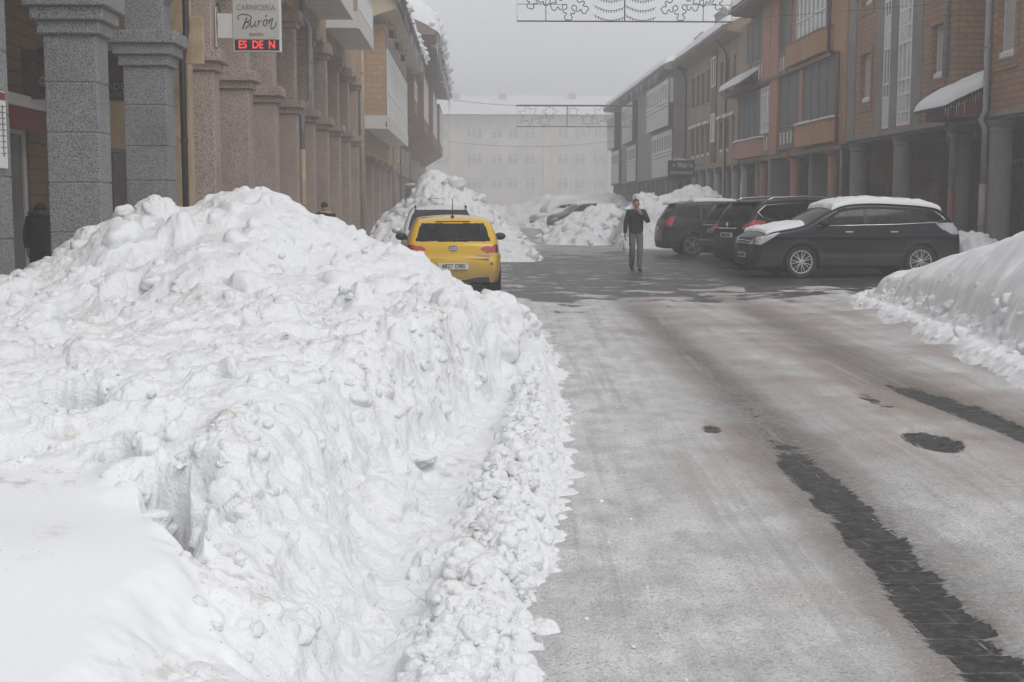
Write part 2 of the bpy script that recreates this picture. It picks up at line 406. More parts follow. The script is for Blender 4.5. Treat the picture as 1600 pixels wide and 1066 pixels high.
# lift to 3-D: sideways displacement so that clods overhang
D1 = fbm(X, Y, 5, 2, 71, z=H*1.)*.035*rough; D2 = fbm(X, Y, 5, 2, 72, z=H)*.035*rough
D3 = fbm(X, Y, 17, 2, 73, z=H)*.010*rough; D4 = fbm(X, Y, 17, 2, 74, z=H)*.010*rough
for (gx, gy, ra, rb, dp, ang_) in PITS:
    ca, sa = math.cos(ang_), math.sin(ang_); U_ = ((X-gx)*ca+(Y-gy)*sa)/ra; V_ = (-(X-gx)*sa+(Y-gy)*ca)/rb; d = np.hypot(U_, V_)+.25*fbm(X, Y, 7, 3, 90)
    H = H - dp*sst(1.25, .35, d)
cut = (H > -.03)
cl = []
for (px, py, yy, r) in ((245,330,12.6,.20),(300,320,12.7,.14),(140,376,12.4,.17),(370,302,12.8,.13),(395,303,12.8,.16),(435,303,12.8,.15),(460,318,12.8,.12),(340,322,12.7,.12),(62,438,12.1,.12),(35,440,12.1,.08),(545,350,12.8,.10),(185,485,10.4,.19),(430,535,8.9,.22),(560,500,9.6,.12),(280,400,11.6,.18),(330,380,11.9,.15),(225,395,12.,.18),(170,445,11.4,.16),(215,365,12.3,.15),(470,360,12.4,.16),(400,360,12.3,.16),(265,345,12.5,.16)):
    q = P(px, py, yy); cl.append((q.x, yy, q.z-r*.8, r))
def scl(n, x0, x1, y0, y1, rmin, rmax, p, keep, sink=(-.1, .45)):
    for _ in range(n):
        bx, by = rng.uniform(x0, x1), rng.uniform(y0, y1)
        if not keep(bx, by): continue
        r = rmin+(rmax-rmin)*rng.rand()**p; 
        if any(math.hypot(bx-g[0], by-g[1]) < g[2]*.8 for g in PITS): continue
        cl.append((bx, by, Hat(t, s, ys, H, bx, by)-r*rng.uniform(*sink), r))
near_face = lambda x, y: kk(x, y) and fbm(np.array([x]), np.array([y]), .9, 2, 88)[0] > -.12
scl(330, -5.3, .55, 9.6, 13.2, .07, .24, 1.8, kk, (.3, .85)); scl(650, -5.3, .65, 8.5, 13.2, .025, .08, 1.5, kk, (-.1, .5))
scl(300, -3.4, .3, 4.0, 9, .05, .17, 2.4, near_face, (.4, .95)); scl(1200, -3.2, .3, 3.4, 9, .010, .040, 1.8, near_face, (-.2, .6))
for _ in range(800):                                            # broken lumps lying on the cut slope
    by = 2.9*math.exp(rng.rand()*math.log(9.5/2.9)); bx = xedge(by)-wedge(by)*rng.uniform(.22, 1.5)
    if indome(bx, by): continue
    r = .010+.085*rng.rand()**3.; cl.append((bx, by, Hat(t, s, ys, H, bx, by)-r*rng.uniform(.3, .9), r))
for _ in range(2300):
    by = 2.6*math.exp(rng.rand()*math.log(12.9/2.6)); c = np.interp(by, [2, 4, 5.5, 7.2, 9.4, 11, 12.3], [.24, .28, .42, .46, .33, .16, .1]); wv = np.interp(by, [2, 4, 7, 9.5, 12.3], [.14, .16, .19, .19, .10])
    dlt = rng.normal()*wv*.62; bx = xedge(by)+c+dlt
    if bx < xedge(by)+c-.13 and by < 10 and rng.rand() < .9: continue
    r = (.007+.055*rng.rand()**3.6)*(1. if abs(dlt) < wv else .5); cl.append((bx, by, Hat(t, s, ys, H, bx, by)-r*rng.uniform(-.1, .75), r))
for _ in range(60):                                             # crumbs that rolled on to the road
    by = 2.8*math.exp(rng.rand()*math.log(4.6)); bx = xedge(by)+rng.uniform(.55, .95)+.1; r = .004+.010*rng.rand()**3; cl.append((bx, by, .035+r*.3, r))
for (bx, by, bz, r) in cl:                                        # packed snow banked up round each lump
    if r < .03 or bx > float(xedge(by))+.0: continue
    q = r*2.4; i0, i1 = np.searchsorted(ys, [by-q, by+q])
    if i1 <= i0+1: continue
    sm = s[i0:i1]; j0 = np.searchsorted(t, min((bx-q)/sm.max(), (bx-q)/sm.min())); j1 = np.searchsorted(t, max((bx+q)/sm.max(), (bx+q)/sm.min()))
    if j1 <= j0+1: continue
    d2 = ((t[None, j0:j1]*sm[:, None]-bx)**2+(ys[i0:i1][:, None]-by)**2)/(r*r); W = H[i0:i1, j0:j1]; g_ = np.exp(-d2/1.7)
    tgt = bz+r*.62; W[...] = W + np.clip(tgt-W, 0, r*1.1)*g_*.85
heap = grid_obj('snow_heap', X+D1+D3, Y+D2+D4, H, SNOW_HEAP, attrs={'old': smooth_dome}, cut=cut, loc=(-2, 9, 0), extra=clods(cl, 1))
tag(heap, 'huge heap of ploughed white snow filling the left foreground in front of the arcade', 'snow heap', 'heaps of ploughed snow')

# ---- road sheet
t, s, ys, X, Y = fan(-1.6, 2.2, 760, 2.2, 175, .0052, 3.)
keepx = (X > -9) & (X < 15)
n1 = fbm(X, Y, .9, 4, 101); n2 = fbm(X, Y, 1.9, 4, 103); n3 = fbm(X, Y, 6, 3, 105)
streak0 = perlin(X*2.6, Y*.22, None, 130)
def band(xc, wd, soft): return sst(wd+soft, wd, np.abs(X-xc+.05*n1))
tl = np.interp(Y, [2, 4.5, 7.2, 9.7, 12.2, 18.3, 22], [1.66, 1.78, 1.98, 2.1, 2.2, 2.42, 2.5])        # left wheel track
tr = np.interp(Y, [2, 8.6, 11.1, 15.6, 19.5, 24], [4.2, 3.72, 3.68, 3.95, 4.1, 4.3])                    # right wheel track
bare = band(tl-.03, .04, .22)*np.interp(Y, [3, 6.5, 7.6, 8.6, 12], [.92, .88, .74, .50, .36])
bare = np.maximum(bare, band(tl-.42, .02, .13)*.72*sst(.3, .0, np.abs(Y-8.62)))
bare = np.maximum(bare, band(tr-.02, .07, .25)*np.interp(Y, [6, 8, 10.2, 11.2, 14], [.9, .9, .8, .45, .35]))
bare = np.maximum(bare, band(tr-.55, .03, .16)*.66*sst(.8, .2, np.abs(Y-9.9)))
bare = np.maximum(bare, sst(.5, .0, np.hypot((X-2.98)/.34, (Y-8.15)/.75)-.3)*.82)
cross = sst(-3.0, 3.2, Y-19.9-.55*sst(3.2, 6, X)*4.2+1.9*n1+2.6*streak0+.8*n2)*sst(58, 33, Y+3*n1)*sst(-.6, 1.4, X+.3+.6*n1)
cross = np.maximum(cross, sst(23.4, 24.8, Y+.5*n1)*sst(3.2, 4.5, X)*sst(50, 40, Y))
bare = np.maximum(bare, cross*(.74+.30*n2+.10*n1+.16*sst(4.5, 6.5, X)))
tread = np.exp(-((X-tl)/.55)**2) + .8*np.exp(-((X-tr)/.6)**2)
streak = perlin(X*3.2, Y*.12, None, 120)+.5*perlin(X*8, Y*.2, None, 121)
dirt = np.clip(.20*streak + .25*tread*sst(2, 5, Y) + .40*sst(.9, 2.1, X)*sst(1.9, 1.1, X)*sst(9, 4, Y)+.5*sst(2.4, 2.9, X)*.5 + .22*n1 + .14*n2 + .14, 0, 1)
dirt = dirt*sst(.3, .8, X-xedge(np.minimum(Y, 13))-.35)
dirt = dirt*sst(5.6, 4.7, X-np.interp(Y, [8, 20], [-.1, 1.0]))
dirt = dirt*np.interp(X, [.4, 1.3], [.55, 1.])
wet = np.clip(np.maximum(np.exp(-((X-tl)/.30)**2)*1.*sst(1, 6, Y)*sst(24, 18, Y), .85*np.exp(-((X-tr+.1*n1)/.32)**2)*sst(24, 17, Y)) + .35*sst(20, 30, Y), 0, 1)
far = sst(40, 70, Y)
Z = .034*(1-sst(.15, .85, bare)) + .014*n1*(1-sst(.2, .8, bare)) + .006*n3*(1-bare)
Z = Z - .024*tread*(1-bare) + .012*np.exp(-((X-tl-.62)/.12)**2) + .012*np.exp(-((X-tl+.60)/.12)**2) + .012*np.exp(-((X-tr+.62)/.13)**2)
for k, (xo, ph) in enumerate(((-.30, 0), (-.22, 1), (.26, 2), (.36, 3))):           # fine tyre grooves
    Z = Z - .010*np.exp(-((X-tl-xo)/.022)**2)*sst(16, 7, Y)
for xo in (.05, .10, .16, .21):
    Z = Z - .006*np.exp(-((X-xo*1.1-.52-.02*Y)/.014)**2)*sst(9, 6.5, Y)*sst(3.6, 5, Y)*(.6+.4*np.sin(Y*75))
lf = sst(6.3, 3.5, Y-19.5+2*(6-X))*0
Z = Z + .10*sst(.2, 1., n1+.5)*np.exp(-((X-np.interp(Y, [8, 20], [4.9, 6.0]))/.5)**2)*sst(21, 19, Y)
Z = Z + .10*sst(0, .8, n1+.25)*np.exp(-(((X-5.0)/1.2)**2+((Y-22.8)/1.0)**2))
m_, nt, b = new('icy_road'); p = pos(nt)
at = lambda k: N(nt, 'Attribute', attribute_name=k).outputs['Fac']
sp = N(nt, 'Mapping', {'Vector': p, 'Scale': (1., .62, 1.)}).outputs[0]
sq = N(nt, 'Mapping', {'Vector': p, 'Scale': (1., 2.2, 1.)}).outputs[0]
na = noise(nt, sp, 3.4, 7, .68); nb = noise(nt, N(nt, 'Mapping', {'Vector': p, 'Scale': (1., 1.25, 1.)}).outputs[0], 22, 5, .65); nc = noise(nt, p, .55, 4, .55); nd = noise(nt, p, 120, 3)
sepp = N(nt, 'SeparateXYZ', {0: p}); row = math_(nt, 'FLOOR', math_(nt, 'DIVIDE', sepp.outputs[1], .17))
nrow = noise(nt, N(nt, 'CombineXYZ', {0: math_(nt, 'MULTIPLY', sepp.outputs[0], 1.6), 1: math_(nt, 'MULTIPLY', row, 7.31)}).outputs[0], 1.7, 2)
brk = N(nt, 'TexBrick', {'Vector': p, 'Color1': (.030,.030,.031,1), 'Color2': (.042,.041,.040,1), 'Mortar': (.16,.155,.15,1), 'Scale': 1., 'Mortar Size': .007, 'Mortar Smooth': .5, 'Brick Width': .36, 'Row Height': .17}, offset=.5)
yw = math_(nt, 'ADD', sepp.outputs[1], math_(nt, 'MULTIPLY', noise(nt, p, 2.5, 2), .25))
ribs = math_(nt, 'SINE', math_(nt, 'MULTIPLY', yw, 6.28318/.085)); tracks = noise(nt, N(nt, 'CombineXYZ', {0: math_(nt, 'MULTIPLY', math_(nt, 'ADD', sepp.outputs[0], math_(nt, 'MULTIPLY', sepp.outputs[1], -.035)), 9.), 1: math_(nt, 'MULTIPLY', sepp.outputs[1], .22)}).outputs[0], 1., 5, .6)
ribm = math_(nt, 'MULTIPLY', ramp(nt, tracks, .52, .62), ramp(nt, nc, .42, .58))
ice = mixc(nt, ramp(nt, na, .32, .68), (.46, .455, .45), (.72, .72, .72))
ice = mixc(nt, ramp(nt, nb, .60, .75, 0, .5), ice, (.72, .73, .75))
ice = mixc(nt, math_(nt, 'MULTIPLY', ramp(nt, math_(nt, 'ADD', at('dirt'), math_(nt, 'MULTIPLY', math_(nt, 'SUBTRACT', na, .5), .9)), .12, .75), .85), ice, (.30, .235, .20))
ice = mixc(nt, math_(nt, 'MULTIPLY', at('wet'), ramp(nt, nb, .3, .6, .45, .85)), ice, (.105, .098, .09))
ne_ = noise(nt, p, 60, 4, .7); ice = mixc(nt, ramp(nt, ne_, .50, .70, 0, .60), ice, (.20, .185, .17)); ice = mixc(nt, ramp(nt, ne_, .42, .28, 0, .5), ice, (.78, .78, .79)); ice = mixc(nt, ramp(nt, nd, .45, .75, 0, .40), ice, (.17, .16, .15)); ice = mixc(nt, ramp(nt, tracks, .50, .66, 0, .38), ice, (.31, .28, .255)); ice = mixc(nt, ramp(nt, tracks, .44, .30, 0, .18), ice, (.70, .70, .71)); grit = ramp(nt, noise(nt, p, 48, 2), .68, .74, 0, .75); ice = mixc(nt, math_(nt, 'MULTIPLY', grit, ramp(nt, nc, .4, .6)), ice, (.12, .09, .06))
# joints keep their ice longer than the setts
th = math_(nt, 'ADD', at('bare'), math_(nt, 'MULTIPLY', math_(nt, 'SUBTRACT', na, .5), .75))
th = math_(nt, 'ADD', th, math_(nt, 'MULTIPLY', math_(nt, 'SUBTRACT', nb, .5), .55)); th = math_(nt, 'ADD', th, math_(nt, 'MULTIPLY', math_(nt, 'SUBTRACT', nrow, .5), .75))
th = math_(nt, 'SUBTRACT', th, math_(nt, 'MULTIPLY', brk.outputs['Fac'], .14))
bm_ = ramp(nt, th, .565, .635); rim_ = ramp(nt, th, .44, .60, 0, .62); ice = mixc(nt, rim_, ice, (.20, .19, .18))
nm_ = noise(nt, p, 9, 5, .7)
stone = mixc(nt, math_(nt, 'MULTIPLY', brk.outputs['Fac'], ramp(nt, nm_, .42, .62, .15, 1.)), mixc(nt, ramp(nt, nm_, .3, .7), (.018, .018, .019), (.055, .054, .053)), (.13, .127, .122))
stone = mixc(nt, ramp(nt, nb, .60, .72, 0, .5), stone, (.22, .215, .21))
stone = mixc(nt, ramp(nt, nd, .58, .78, 0, .4), stone, (.10, .098, .095))
stone = mixc(nt, ramp(nt, nb, .45, .75, 0, .35), stone, (.20, .20, .20))
nt.links.new(mixc(nt, bm_, ice, stone), b.inputs['Base Color'])
nt.links.new(ramp(nt, bm_, 0, 1, .48, .38), b.inputs['Roughness']); b.inputs['Specular IOR Level'].default_value = .13
h = math_(nt, 'ADD', math_(nt, 'MULTIPLY', nb, .8), math_(nt, 'MULTIPLY', na, 1.0)); h = math_(nt, 'ADD', h, math_(nt, 'MULTIPLY', nd, .12))
h = math_(nt, 'ADD', h, math_(nt, 'MULTIPLY', math_(nt, 'MULTIPLY', ribs, ribm), .16)); h = math_(nt, 'ADD', h, math_(nt, 'MULTIPLY', tracks, -.8)); h = math_(nt, 'MULTIPLY', h, ramp(nt, bm_, 0, 1, 1., .35)); h = math_(nt, 'SUBTRACT', h, math_(nt, 'MULTIPLY', bm_, .5))
h = math_(nt, 'SUBTRACT', h, math_(nt, 'MULTIPLY', math_(nt, 'MULTIPLY', brk.outputs['Fac'], bm_), .25))
h = math_(nt, 'ADD', h, math_(nt, 'MULTIPLY', math_(nt, 'MULTIPLY', ne_, .6), ramp(nt, bm_, 0, 1, 1., .2)))
bump(nt, b, h, .8, .022)
road = grid_obj('road', X, Y, Z, m_, attrs={'bare': bare, 'dirt': dirt, 'wet': wet}, cut=keepx); tag(road, kind='structure')

# ---- other heaps
def pile(x0, x1, y0, y1, st, hf, blobs, name, label, mt=SNOW_FAR, amp=.05, seed=0, group='heaps of ploughed snow', cutz=-.02, f=3., clodk=.5, cl_extra=()):
    nx, ny = int((x1-x0)/st), int((y1-y0)/st)
    xs = np.linspace(x0, x1, nx); yy = np.linspace(y0, y1, ny); X, Y = np.meshgrid(xs, yy)
    H = hf(X, Y); n, rmin, rmax = blobs; bb = []
    for _ in range(n):
        bx, by = rng.uniform(x0, x1), rng.uniform(y0, y1); i, j = int((by-y0)/(y1-y0)*(ny-1)), int((bx-x0)/(x1-x0)*(nx-1))
        if H[i, j] > .06: bb.append((bx-x0+1, by, rmin+(rmax-rmin)*rng.rand()**2, rng.uniform(.2, .75), rng.uniform(.7, 1)))
    bb.sort(key=lambda b: -b[2]); stamp(H, (xs-x0+1, np.ones(ny)), yy, bb)
    H = H + amp*fbm(X, Y, f, 4, seed)*sst(0, .3, H) + amp*.5*fbm(X, Y, f*3, 2, seed+5)*sst(0, .3, H)
    dx = amp*fbm(X, Y, f, 2, seed+9, z=H); cl = list(cl_extra)
    for _ in range(int(n*clodk)):
        bx, by = rng.uniform(x0, x1), rng.uniform(y0, y1); i, j = int((by-y0)/(y1-y0)*(ny-1)), int((bx-x0)/(x1-x0)*(nx-1)); r = rmin*.4+(rmax-rmin)*.8*rng.rand()**3
        if H[i, j] > .03: cl.append((bx, by, H[i, j]-r*rng.uniform(-.1, .6), r))
    o = grid_obj(name, X+dx, Y+dx*.7, H, mt, cut=H > cutz, loc=((x0+x1)/2, (y0+y1)/2, 0), extra=clods(cl, seed) if cl else None)
    return tag(o, label, 'snow heap', group)
def cone(pts, yc, yr, floor=-.05):
    px_, ph_ = zip(*pts)
    return lambda X, Y: np.maximum(np.interp(X+.15*fbm(X, Y, .8, 2, 3), px_, ph_)*(1-np.clip(np.abs(Y-yc-.3*fbm(X, Y, .5, 2, 6))/yr, 0, 1)**1.5)*1.05 - .05, floor)
# right foreground bank
def bank_h(X, Y):
    xl = np.interp(Y, [7, 11.5, 15, 19.5, 20.5, 21.5], [4.55, 5.05, 5.5, 6.05, 6.5, 7.6]) + .12*fbm(X, Y, .8, 1, 202)
    d = X - xl
    face = .46*sst(0, .34, d+.05*fbm(X, Y, 5, 3, 207)+.03*fbm(X, Y, 14, 2, 208))*np.interp(Y, [8, 18, 20, 21], [1, 1, .9, .5])
    top = np.interp(Y, [8, 13, 15, 17, 19, 20.5, 21.3], [1.2, 1.3, 1.3, .85, .42, .12, 0])
    H = face + top*(1-np.exp(-np.clip(d-.25, 0, 9)*1.15)) + .05*fbm(X, Y, .9, 3, 203)*sst(0, .5, d)
    H = H*sst(21.6, 20.6, Y+.3*fbm(X, Y, 1, 2, 7))*sst(7.6, 9.6, Y+.3*fbm(X, Y, 1, 2, 17)) - .1*sst(8.2, 7.6, Y)
    return np.where(d > -.02, H, -.05)
bk = pile(4.2, 11.5, 7.5, 21.8, .03, bank_h, (0, .1, .2), 'snow_bank', 'smooth snow bank with a cut crumbly face at the right edge of the road', SNOW_SMOOTH, .03, 4, f=1.8)
# crumbs at its foot and on its cut face
def crumbs_h(X, Y):
    xl = np.interp(Y, [7, 11.5, 15, 19.5, 20.5, 21.5], [4.55, 5.05, 5.5, 6.05, 6.5, 7.6]) + .12*fbm(X, Y, .8, 1, 202)
    d = X - xl; a = .09 + .07*np.exp(-((d+.12)/.22)**2) + .46*sst(0, .34, d)*np.interp(Y, [8, 18, 20, 21], [1, 1, .9, .5])
    return np.where((d > -.5) & (d < .36), a-.10*sst(-.15, -.45, d)-.22*sst(.05, .33, d), -.2)
xtra = []
for _ in range(420):
    by = rng.uniform(8.4, 20.2); bx = np.interp(by, [7, 11.5, 15, 19.5, 20.5, 21.5], [4.55, 5.05, 5.5, 6.05, 6.5, 7.6])+rng.normal()*.16+.08; r = .012+.10*rng.rand()**3.2
    xtra.append((bx, by, float(bank_h(np.array([bx]), np.array([by]))[0])-r*rng.uniform(.2, .8) if 1 else 0, r))
xtra = [c for c in xtra if c[2] > -.06]
pile(3.6, 7.6, 8.2, 20.6, .022, crumbs_h, (1100, .012, .11), 'snow_rubble', 'crumbly strip of broken snow along the foot of the smooth right bank', SNOW, .045, 14, f=5, cutz=-.01, cl_extra=xtra)
pile(-3.4, 2.2, 34.5, 41, .05, cone([(-3.3,0),(-3,.9),(-2.6,1.25),(-1.9,1.8),(-1.4,2.35),(-1.05,2.45),(-.6,2.3),(-.3,2.05),(.1,1.75),(.5,1.35),(1.0,.9),(1.5,.45),(1.85,.1),(2.1,0)], 38, 3.0), (900, .08, .32), 'snow_heap', 'tall rough snow heap behind the yellow and silver parked cars', SNOW_FAR, .07, 23)
pile(5.2, 10.6, 45, 52, .06, cone([(5.3,0),(5.7,1.3),(6.3,1.9),(7,1.75),(7.6,2.0),(8.2,2.2),(8.8,2.1),(9.4,1.7),(10,1.3),(10.5,0)], 48, 3.0), (700, .1, .36), 'snow_heap', 'tall grey-white snow heap between the walking man and the dark parked cars', SNOW_FAR, .09, 33)
pile(2.6, 6.8, 48, 62, .08, cone([(2.7,0),(3.2,.35),(4,.9),(5,1.35),(6,1.5),(6.7,.6)], 55, 6.5), (700, .1, .4), 'snow_bank', 'low snow bank running back behind the walking man towards the foggy cars', SNOW_FAR, .08, 43)
pile(10.8, 13.8, 27.6, 30.5, .05, cone([(10.9,.0),(11.0,.8),(11.4,.96),(11.9,.74),(12.7,.6),(13.6,0)], 29.2, 1.3), (200, .08, .22), 'snow_heap', 'small dirty snow heap behind the tail of the snow topped dark car', SNOW_FAR, .06, 53)
pile(3.0, 13.0, 84, 100, .16, cone([(3.1,0),(4.2,.5),(6,1.6),(8,2.3),(10,2.1),(12.9,1)], 92, 7.5), (260, .2, .6), 'snow_bank', 'foggy snow bank around the two distant parked cars', SNOW_FAR, .12, 63)
pile(-3.6, 3.0, 66, 100, .16, cone([(-3.5,1.4),(-2,1.9),(-.5,1.5),(1,.9),(2.2,.4),(2.9,0)], 82, 16), (300, .2, .6), 'snow_bank', 'long foggy snow bank at the left kerb beyond the tall rough heap', SNOW_FAR, .12, 73)
pile(-6, 13, 112, 124, .25, cone([(-5.9,1.6),(0,1.9),(3,1.2),(6,2.2),(9,2.6),(12.9,1.5)], 118, 5.5), (200, .3, .8), 'snow_bank', 'faint snow bank across the far end of the street in the fog', SNOW_FAR, .15, 83)
# ================================================================ buildings
GREYG = granite('grey_granite', (.20,.20,.205), (.33,.33,.33), (.055,.055,.058), 150)
PINKG = granite('pink_granite', (.36,.275,.235), (.49,.385,.335), (.15,.11,.095), 110)
TANW = mat('tan_render', (.42,.30,.19), .9, .1, .8, .2, 30, dirt=.35)
OCHRE = mat('ochre_render', (.46,.33,.17), .9, .1, .8, .2, 30, dirt=.35)
CREAM = mat('cream_render', (.55,.47,.36), .9, .08, .8, .2, 30, dirt=.3)
BRICK_L = brick_mat('pale_block', (.50,.35,.22), (.44,.29,.18), (.25,.17,.11), .5, .25, .012)
BRICK_R = brick_mat('orange_block', (.39,.225,.13), (.29,.175,.12), (.10,.07,.055), .42, .16, .010)
CORAL = mat('coral_render', (.42,.215,.15), .9, .08, .8, .2, 30, dirt=.4)
ORANGE = mat('orange_render', (.41,.235,.12), .9, .08, .8, .2, 30, dirt=.45)
CONC = mat('grey_concrete', (.25,.235,.215), .9, .12, .9, .25, 25, dirt=.45)
GREYW = mat('grey_render', (.21,.20,.19), .9, .1, .7, .2, 30, dirt=.4)
OLIVE = mat('olive_render', (.31,.25,.18), .9, .1, .7, .2, 30, dirt=.45)
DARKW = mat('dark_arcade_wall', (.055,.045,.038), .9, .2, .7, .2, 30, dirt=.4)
WHITEP = mat('white_panel', (.62,.61,.58), .5, .05, .8, .05, 30, dirt=.15)
WHITEF = mat('white_frame', (.70,.70,.69), .4, .04, 2, .0)
GREYF = mat('grey_metal_frame', (.16,.155,.15), .5, .08, 2, .0)
BROWNF = mat('red_brown_metal', (.12,.05,.04), .5, .12, 2, .05)
DBROWN = mat('dark_brown_pipe', (.030,.018,.016), .4, .2, 3, .0)
PIPEG = mat('grey_pipe', (.26,.27,.275), .45, .12, 3, .03, dirt=.3)
PIPET = mat('tan_pipe', (.42,.31,.19), .5, .12, 3, .03, dirt=.3)
PIPER = mat('red_pipe', (.32,.05,.045), .5, .12, 3, .03)
PIPEP = mat('pinkish_pipe', (.33,.25,.25), .6, .12, 3, .03)
RED = mat('dark_red_canopy', (.17,.028,.028), .6, .12, 2, .05)
TILE = mat('roof_tile', (.36,.16,.09), .85, .25, 5, .3)
GUTTER = mat('gutter_metal', (.19,.19,.19), .5, .1, 3, .0)
def glass_mat(name, a, b_, rough=.12):
    m, nt, b = new(name); n1 = noise(nt, pos(nt), 1.3, 2); nt.links.new(mixc(nt, ramp(nt, n1, .35, .7), a, b_), b.inputs['Base Color'])
    b.inputs['Roughness'].default_value = rough; b.inputs['Specular IOR Level'].default_value = .7; return m
GLASS_D = glass_mat('dark_pane', (.03,.032,.035), (.075,.075,.075))
GLASS_L = glass_mat('pale_pane', (.46,.48,.52), (.58,.60,.64), .2)
GLASS_M = glass_mat('grey_pane', (.17,.18,.19), (.27,.28,.29), .2)
def shutter_mat(name, col):
    m, nt, b = new(name); p = pos(nt); z = N(nt, 'SeparateXYZ', {0: p}).outputs[2]
    w_ = math_(nt, 'SINE', math_(nt, 'MULTIPLY', z, 6.28318/.05)); nt.links.new(mixc(nt, ramp(nt, w_, -1, -.4), [c*.45 for c in col], col), b.inputs['Base Color'])
    b.inputs['Roughness'].default_value = .6; bump(nt, b, w_, .5, .01); return m
SHUT_D = shutter_mat('grey_shutter', (.13,.128,.125)); SHUT_L = shutter_mat('pale_shutter', (.50,.50,.48))
ICE = mat('icicle', (.72,.76,.80), .15, .03, 3, .0)

def pipe(parent, pts, mt, r=.05, name='downpipe'):
    m = MB(); m.tube(pts, r, 10)
    for i in range(len(pts)-1):                                     # joint collars
        a, b = Vector(pts[i]), Vector(pts[i+1]); L = (b-a).length
        if abs((b-a).normalized().z) > .95:
            for k in range(1, int(L/1.9)+1):
                q = a.lerp(b, k/(int(L/1.9)+1)); m.tube([q-Vector((0,0,.03)), q+Vector((0,0,.03))], r*1.22, 10)
    return m.build(name, mt, parent, smooth=True)
def icicles(parent, pts, lmin=.15, lmax=.5, seed=1):
    rr = random.Random(seed)
    for (x, y, z) in pts:
        m = MB()
        L = rr.uniform(lmin, lmax)*(1 if rr.random() < .75 else 1.7); a = rr.uniform(.010, .022)
        m.tube([(x, y, z+.05), (x+rr.uniform(-.01,.01), y, z-L*.4), (x+rr.uniform(-.015,.015), y, z-L)], [a, a*.6, .002], 6)
        m.build('icicle', ICE, parent, smooth=True)
def facing(side):
    """returns put(mb, depth0, depth1, y0, y1, z0, z1): boxes on a wall plane. side=+1 right-hand street wall (faces -x), -1 left-hand (faces +x). depth>0 sticks out to the street"""
    def f(mb, X, d0, d1, y0, y1, z0, z1):
        return mb.box(X - side*d0, X - side*d1, y0, y1, z0, z1)
    return f
def window(parent, side, X, y0, y1, z0, z1, cols=2, rows=1, frame=WHITEF, pane=GLASS_D, depth=0., fr=.06, sill=None, shutter=0., name='window', bars=None, snow=0.):
    """a framed window; depth = how far its face stands in front (+) of or behind (-) the plane X"""
    pf = facing(side); m = MB(); d0, d1 = depth-.05, depth
    pf(m, X, d0, d1, y0, y1, z0, z0+fr); pf(m, X, d0, d1, y0, y1, z1-fr, z1); pf(m, X, d0, d1, y0, y0+fr, z0+fr, z1-fr); pf(m, X, d0, d1, y1-fr, y1, z0+fr, z1-fr)
    for i in range(1, cols):
        yc = y0+(y1-y0)*i/cols; pf(m, X, d0, d1, yc-fr/2, yc+fr/2, z0+fr, z1-fr)
    zs = bars if bars is not None else [j/rows for j in range(1, rows)]
    for k in zs:
        zc = z0+(z1-z0)*k; pf(m, X, d0, d1+.003, y0+fr, y1-fr, zc-fr/2, zc+fr/2)
    o = m.build(name, frame, parent)
    g = MB(); pf(g, X, d0-.02, d0+.012, y0+fr*.5, y1-fr*.5, z0+fr*.5, z1-fr*.5); g.build('pane', pane, o)
    if shutter > 0:
        g = MB(); pf(g, X, d0+.016, d1-.008, y0+fr, y1-fr, z1-(z1-z0)*shutter, z1-fr); g.build('roller_shutter', SHUT_L, o)
    if sill:
        g = MB(); pf(g, X, d0, sill, y0-.06, y1+.06, z0-.07, z0-.004); g.build('sill', CONC, o)
    if snow:
        g = MB(); n = 6; a = X - side*(d1+.002); b = X-side*(snow); 
        prof = [(a, z0), (b, z0), (b, z0+.05), (X-side*(snow*.7), z0+.13), (a, z0+.20)]
        g.prism(prof, y0+.03, y1-.03, 'y'); g.build('sill_snow', SNOW_CAP, o)
    return o
def wall_open(mb, side, X, th, y0, y1, z0, z1, holes):
    """wall slab with rectangular openings (y0,y1,z0,z1) cut out"""
    pf = facing(side)
    yc = sorted(set([y0, y1]+[h[0] for h in holes]+[h[1] for h in holes])); zc = sorted(set([z0, z1]+[h[2] for h in holes]+[h[3] for h in holes]))
    for i in range(len(yc)-1):
        run = None
        for j in range(len(zc)-1):
            ym, zm = (yc[i]+yc[i+1])/2, (zc[j]+zc[j+1])/2
            solid = not any(h[0] < ym < h[1] and h[2] < zm < h[3] for h in holes)
            if solid: run = (zc[j], zc[j+1]) if run is None else (run[0], zc[j+1])
            if (not solid or j == len(zc)-2) and run: pf(mb, X, -th, 0, yc[i], yc[i+1], run[0], run[1]); run = None
    return mb
def far_clods(cl, seed):
    return clods(cl, seed)
def snow_sheet(name, fn, u0, u1, v0, v1, nu, nv, th, label=None, parent=None, amp=.06, seed=0, mt=None, f=1.2, extra=None):
    """thick snow layer on a sloping surface fn(u,v)->(x,y,z); rounded edges, closed below"""
    u = np.linspace(u0, u1, nu); v = np.linspace(v0, v1, nv); U, V = np.meshgrid(u, v)
    x, y, z = fn(U, V); e = np.minimum(np.minimum((U-u0), (u1-U)), np.minimum((V-v0), (v1-V)))
    T = th*np.sqrt(np.clip(1-(1-np.clip(e/th, 0, 1))**2, 0, 1)) + amp*fbm(x, y, f, 3, seed, z=z)*np.clip(e/th, 0, 1)
    nx_ = amp*.8*fbm(x, y, f*2, 2, seed+4, z=z)
    X = np.concatenate([x+nx_*(e < th), x[::-1]], 0); Y = np.concatenate([y, y[::-1]], 0); Z = np.concatenate([z+T, z[::-1]-.01], 0)
    c = (float(x.mean()), float(y.mean()), float(z.min()))
    o = grid_obj(name, X, Y, Z, mt or SNOW_CAP, loc=c, extra=extra)
    if parent: o.location = Vector(c)-wloc(parent); o.parent = parent
    if label: tag(o, label, 'snow', 'snow lying on the roofs')
    return o

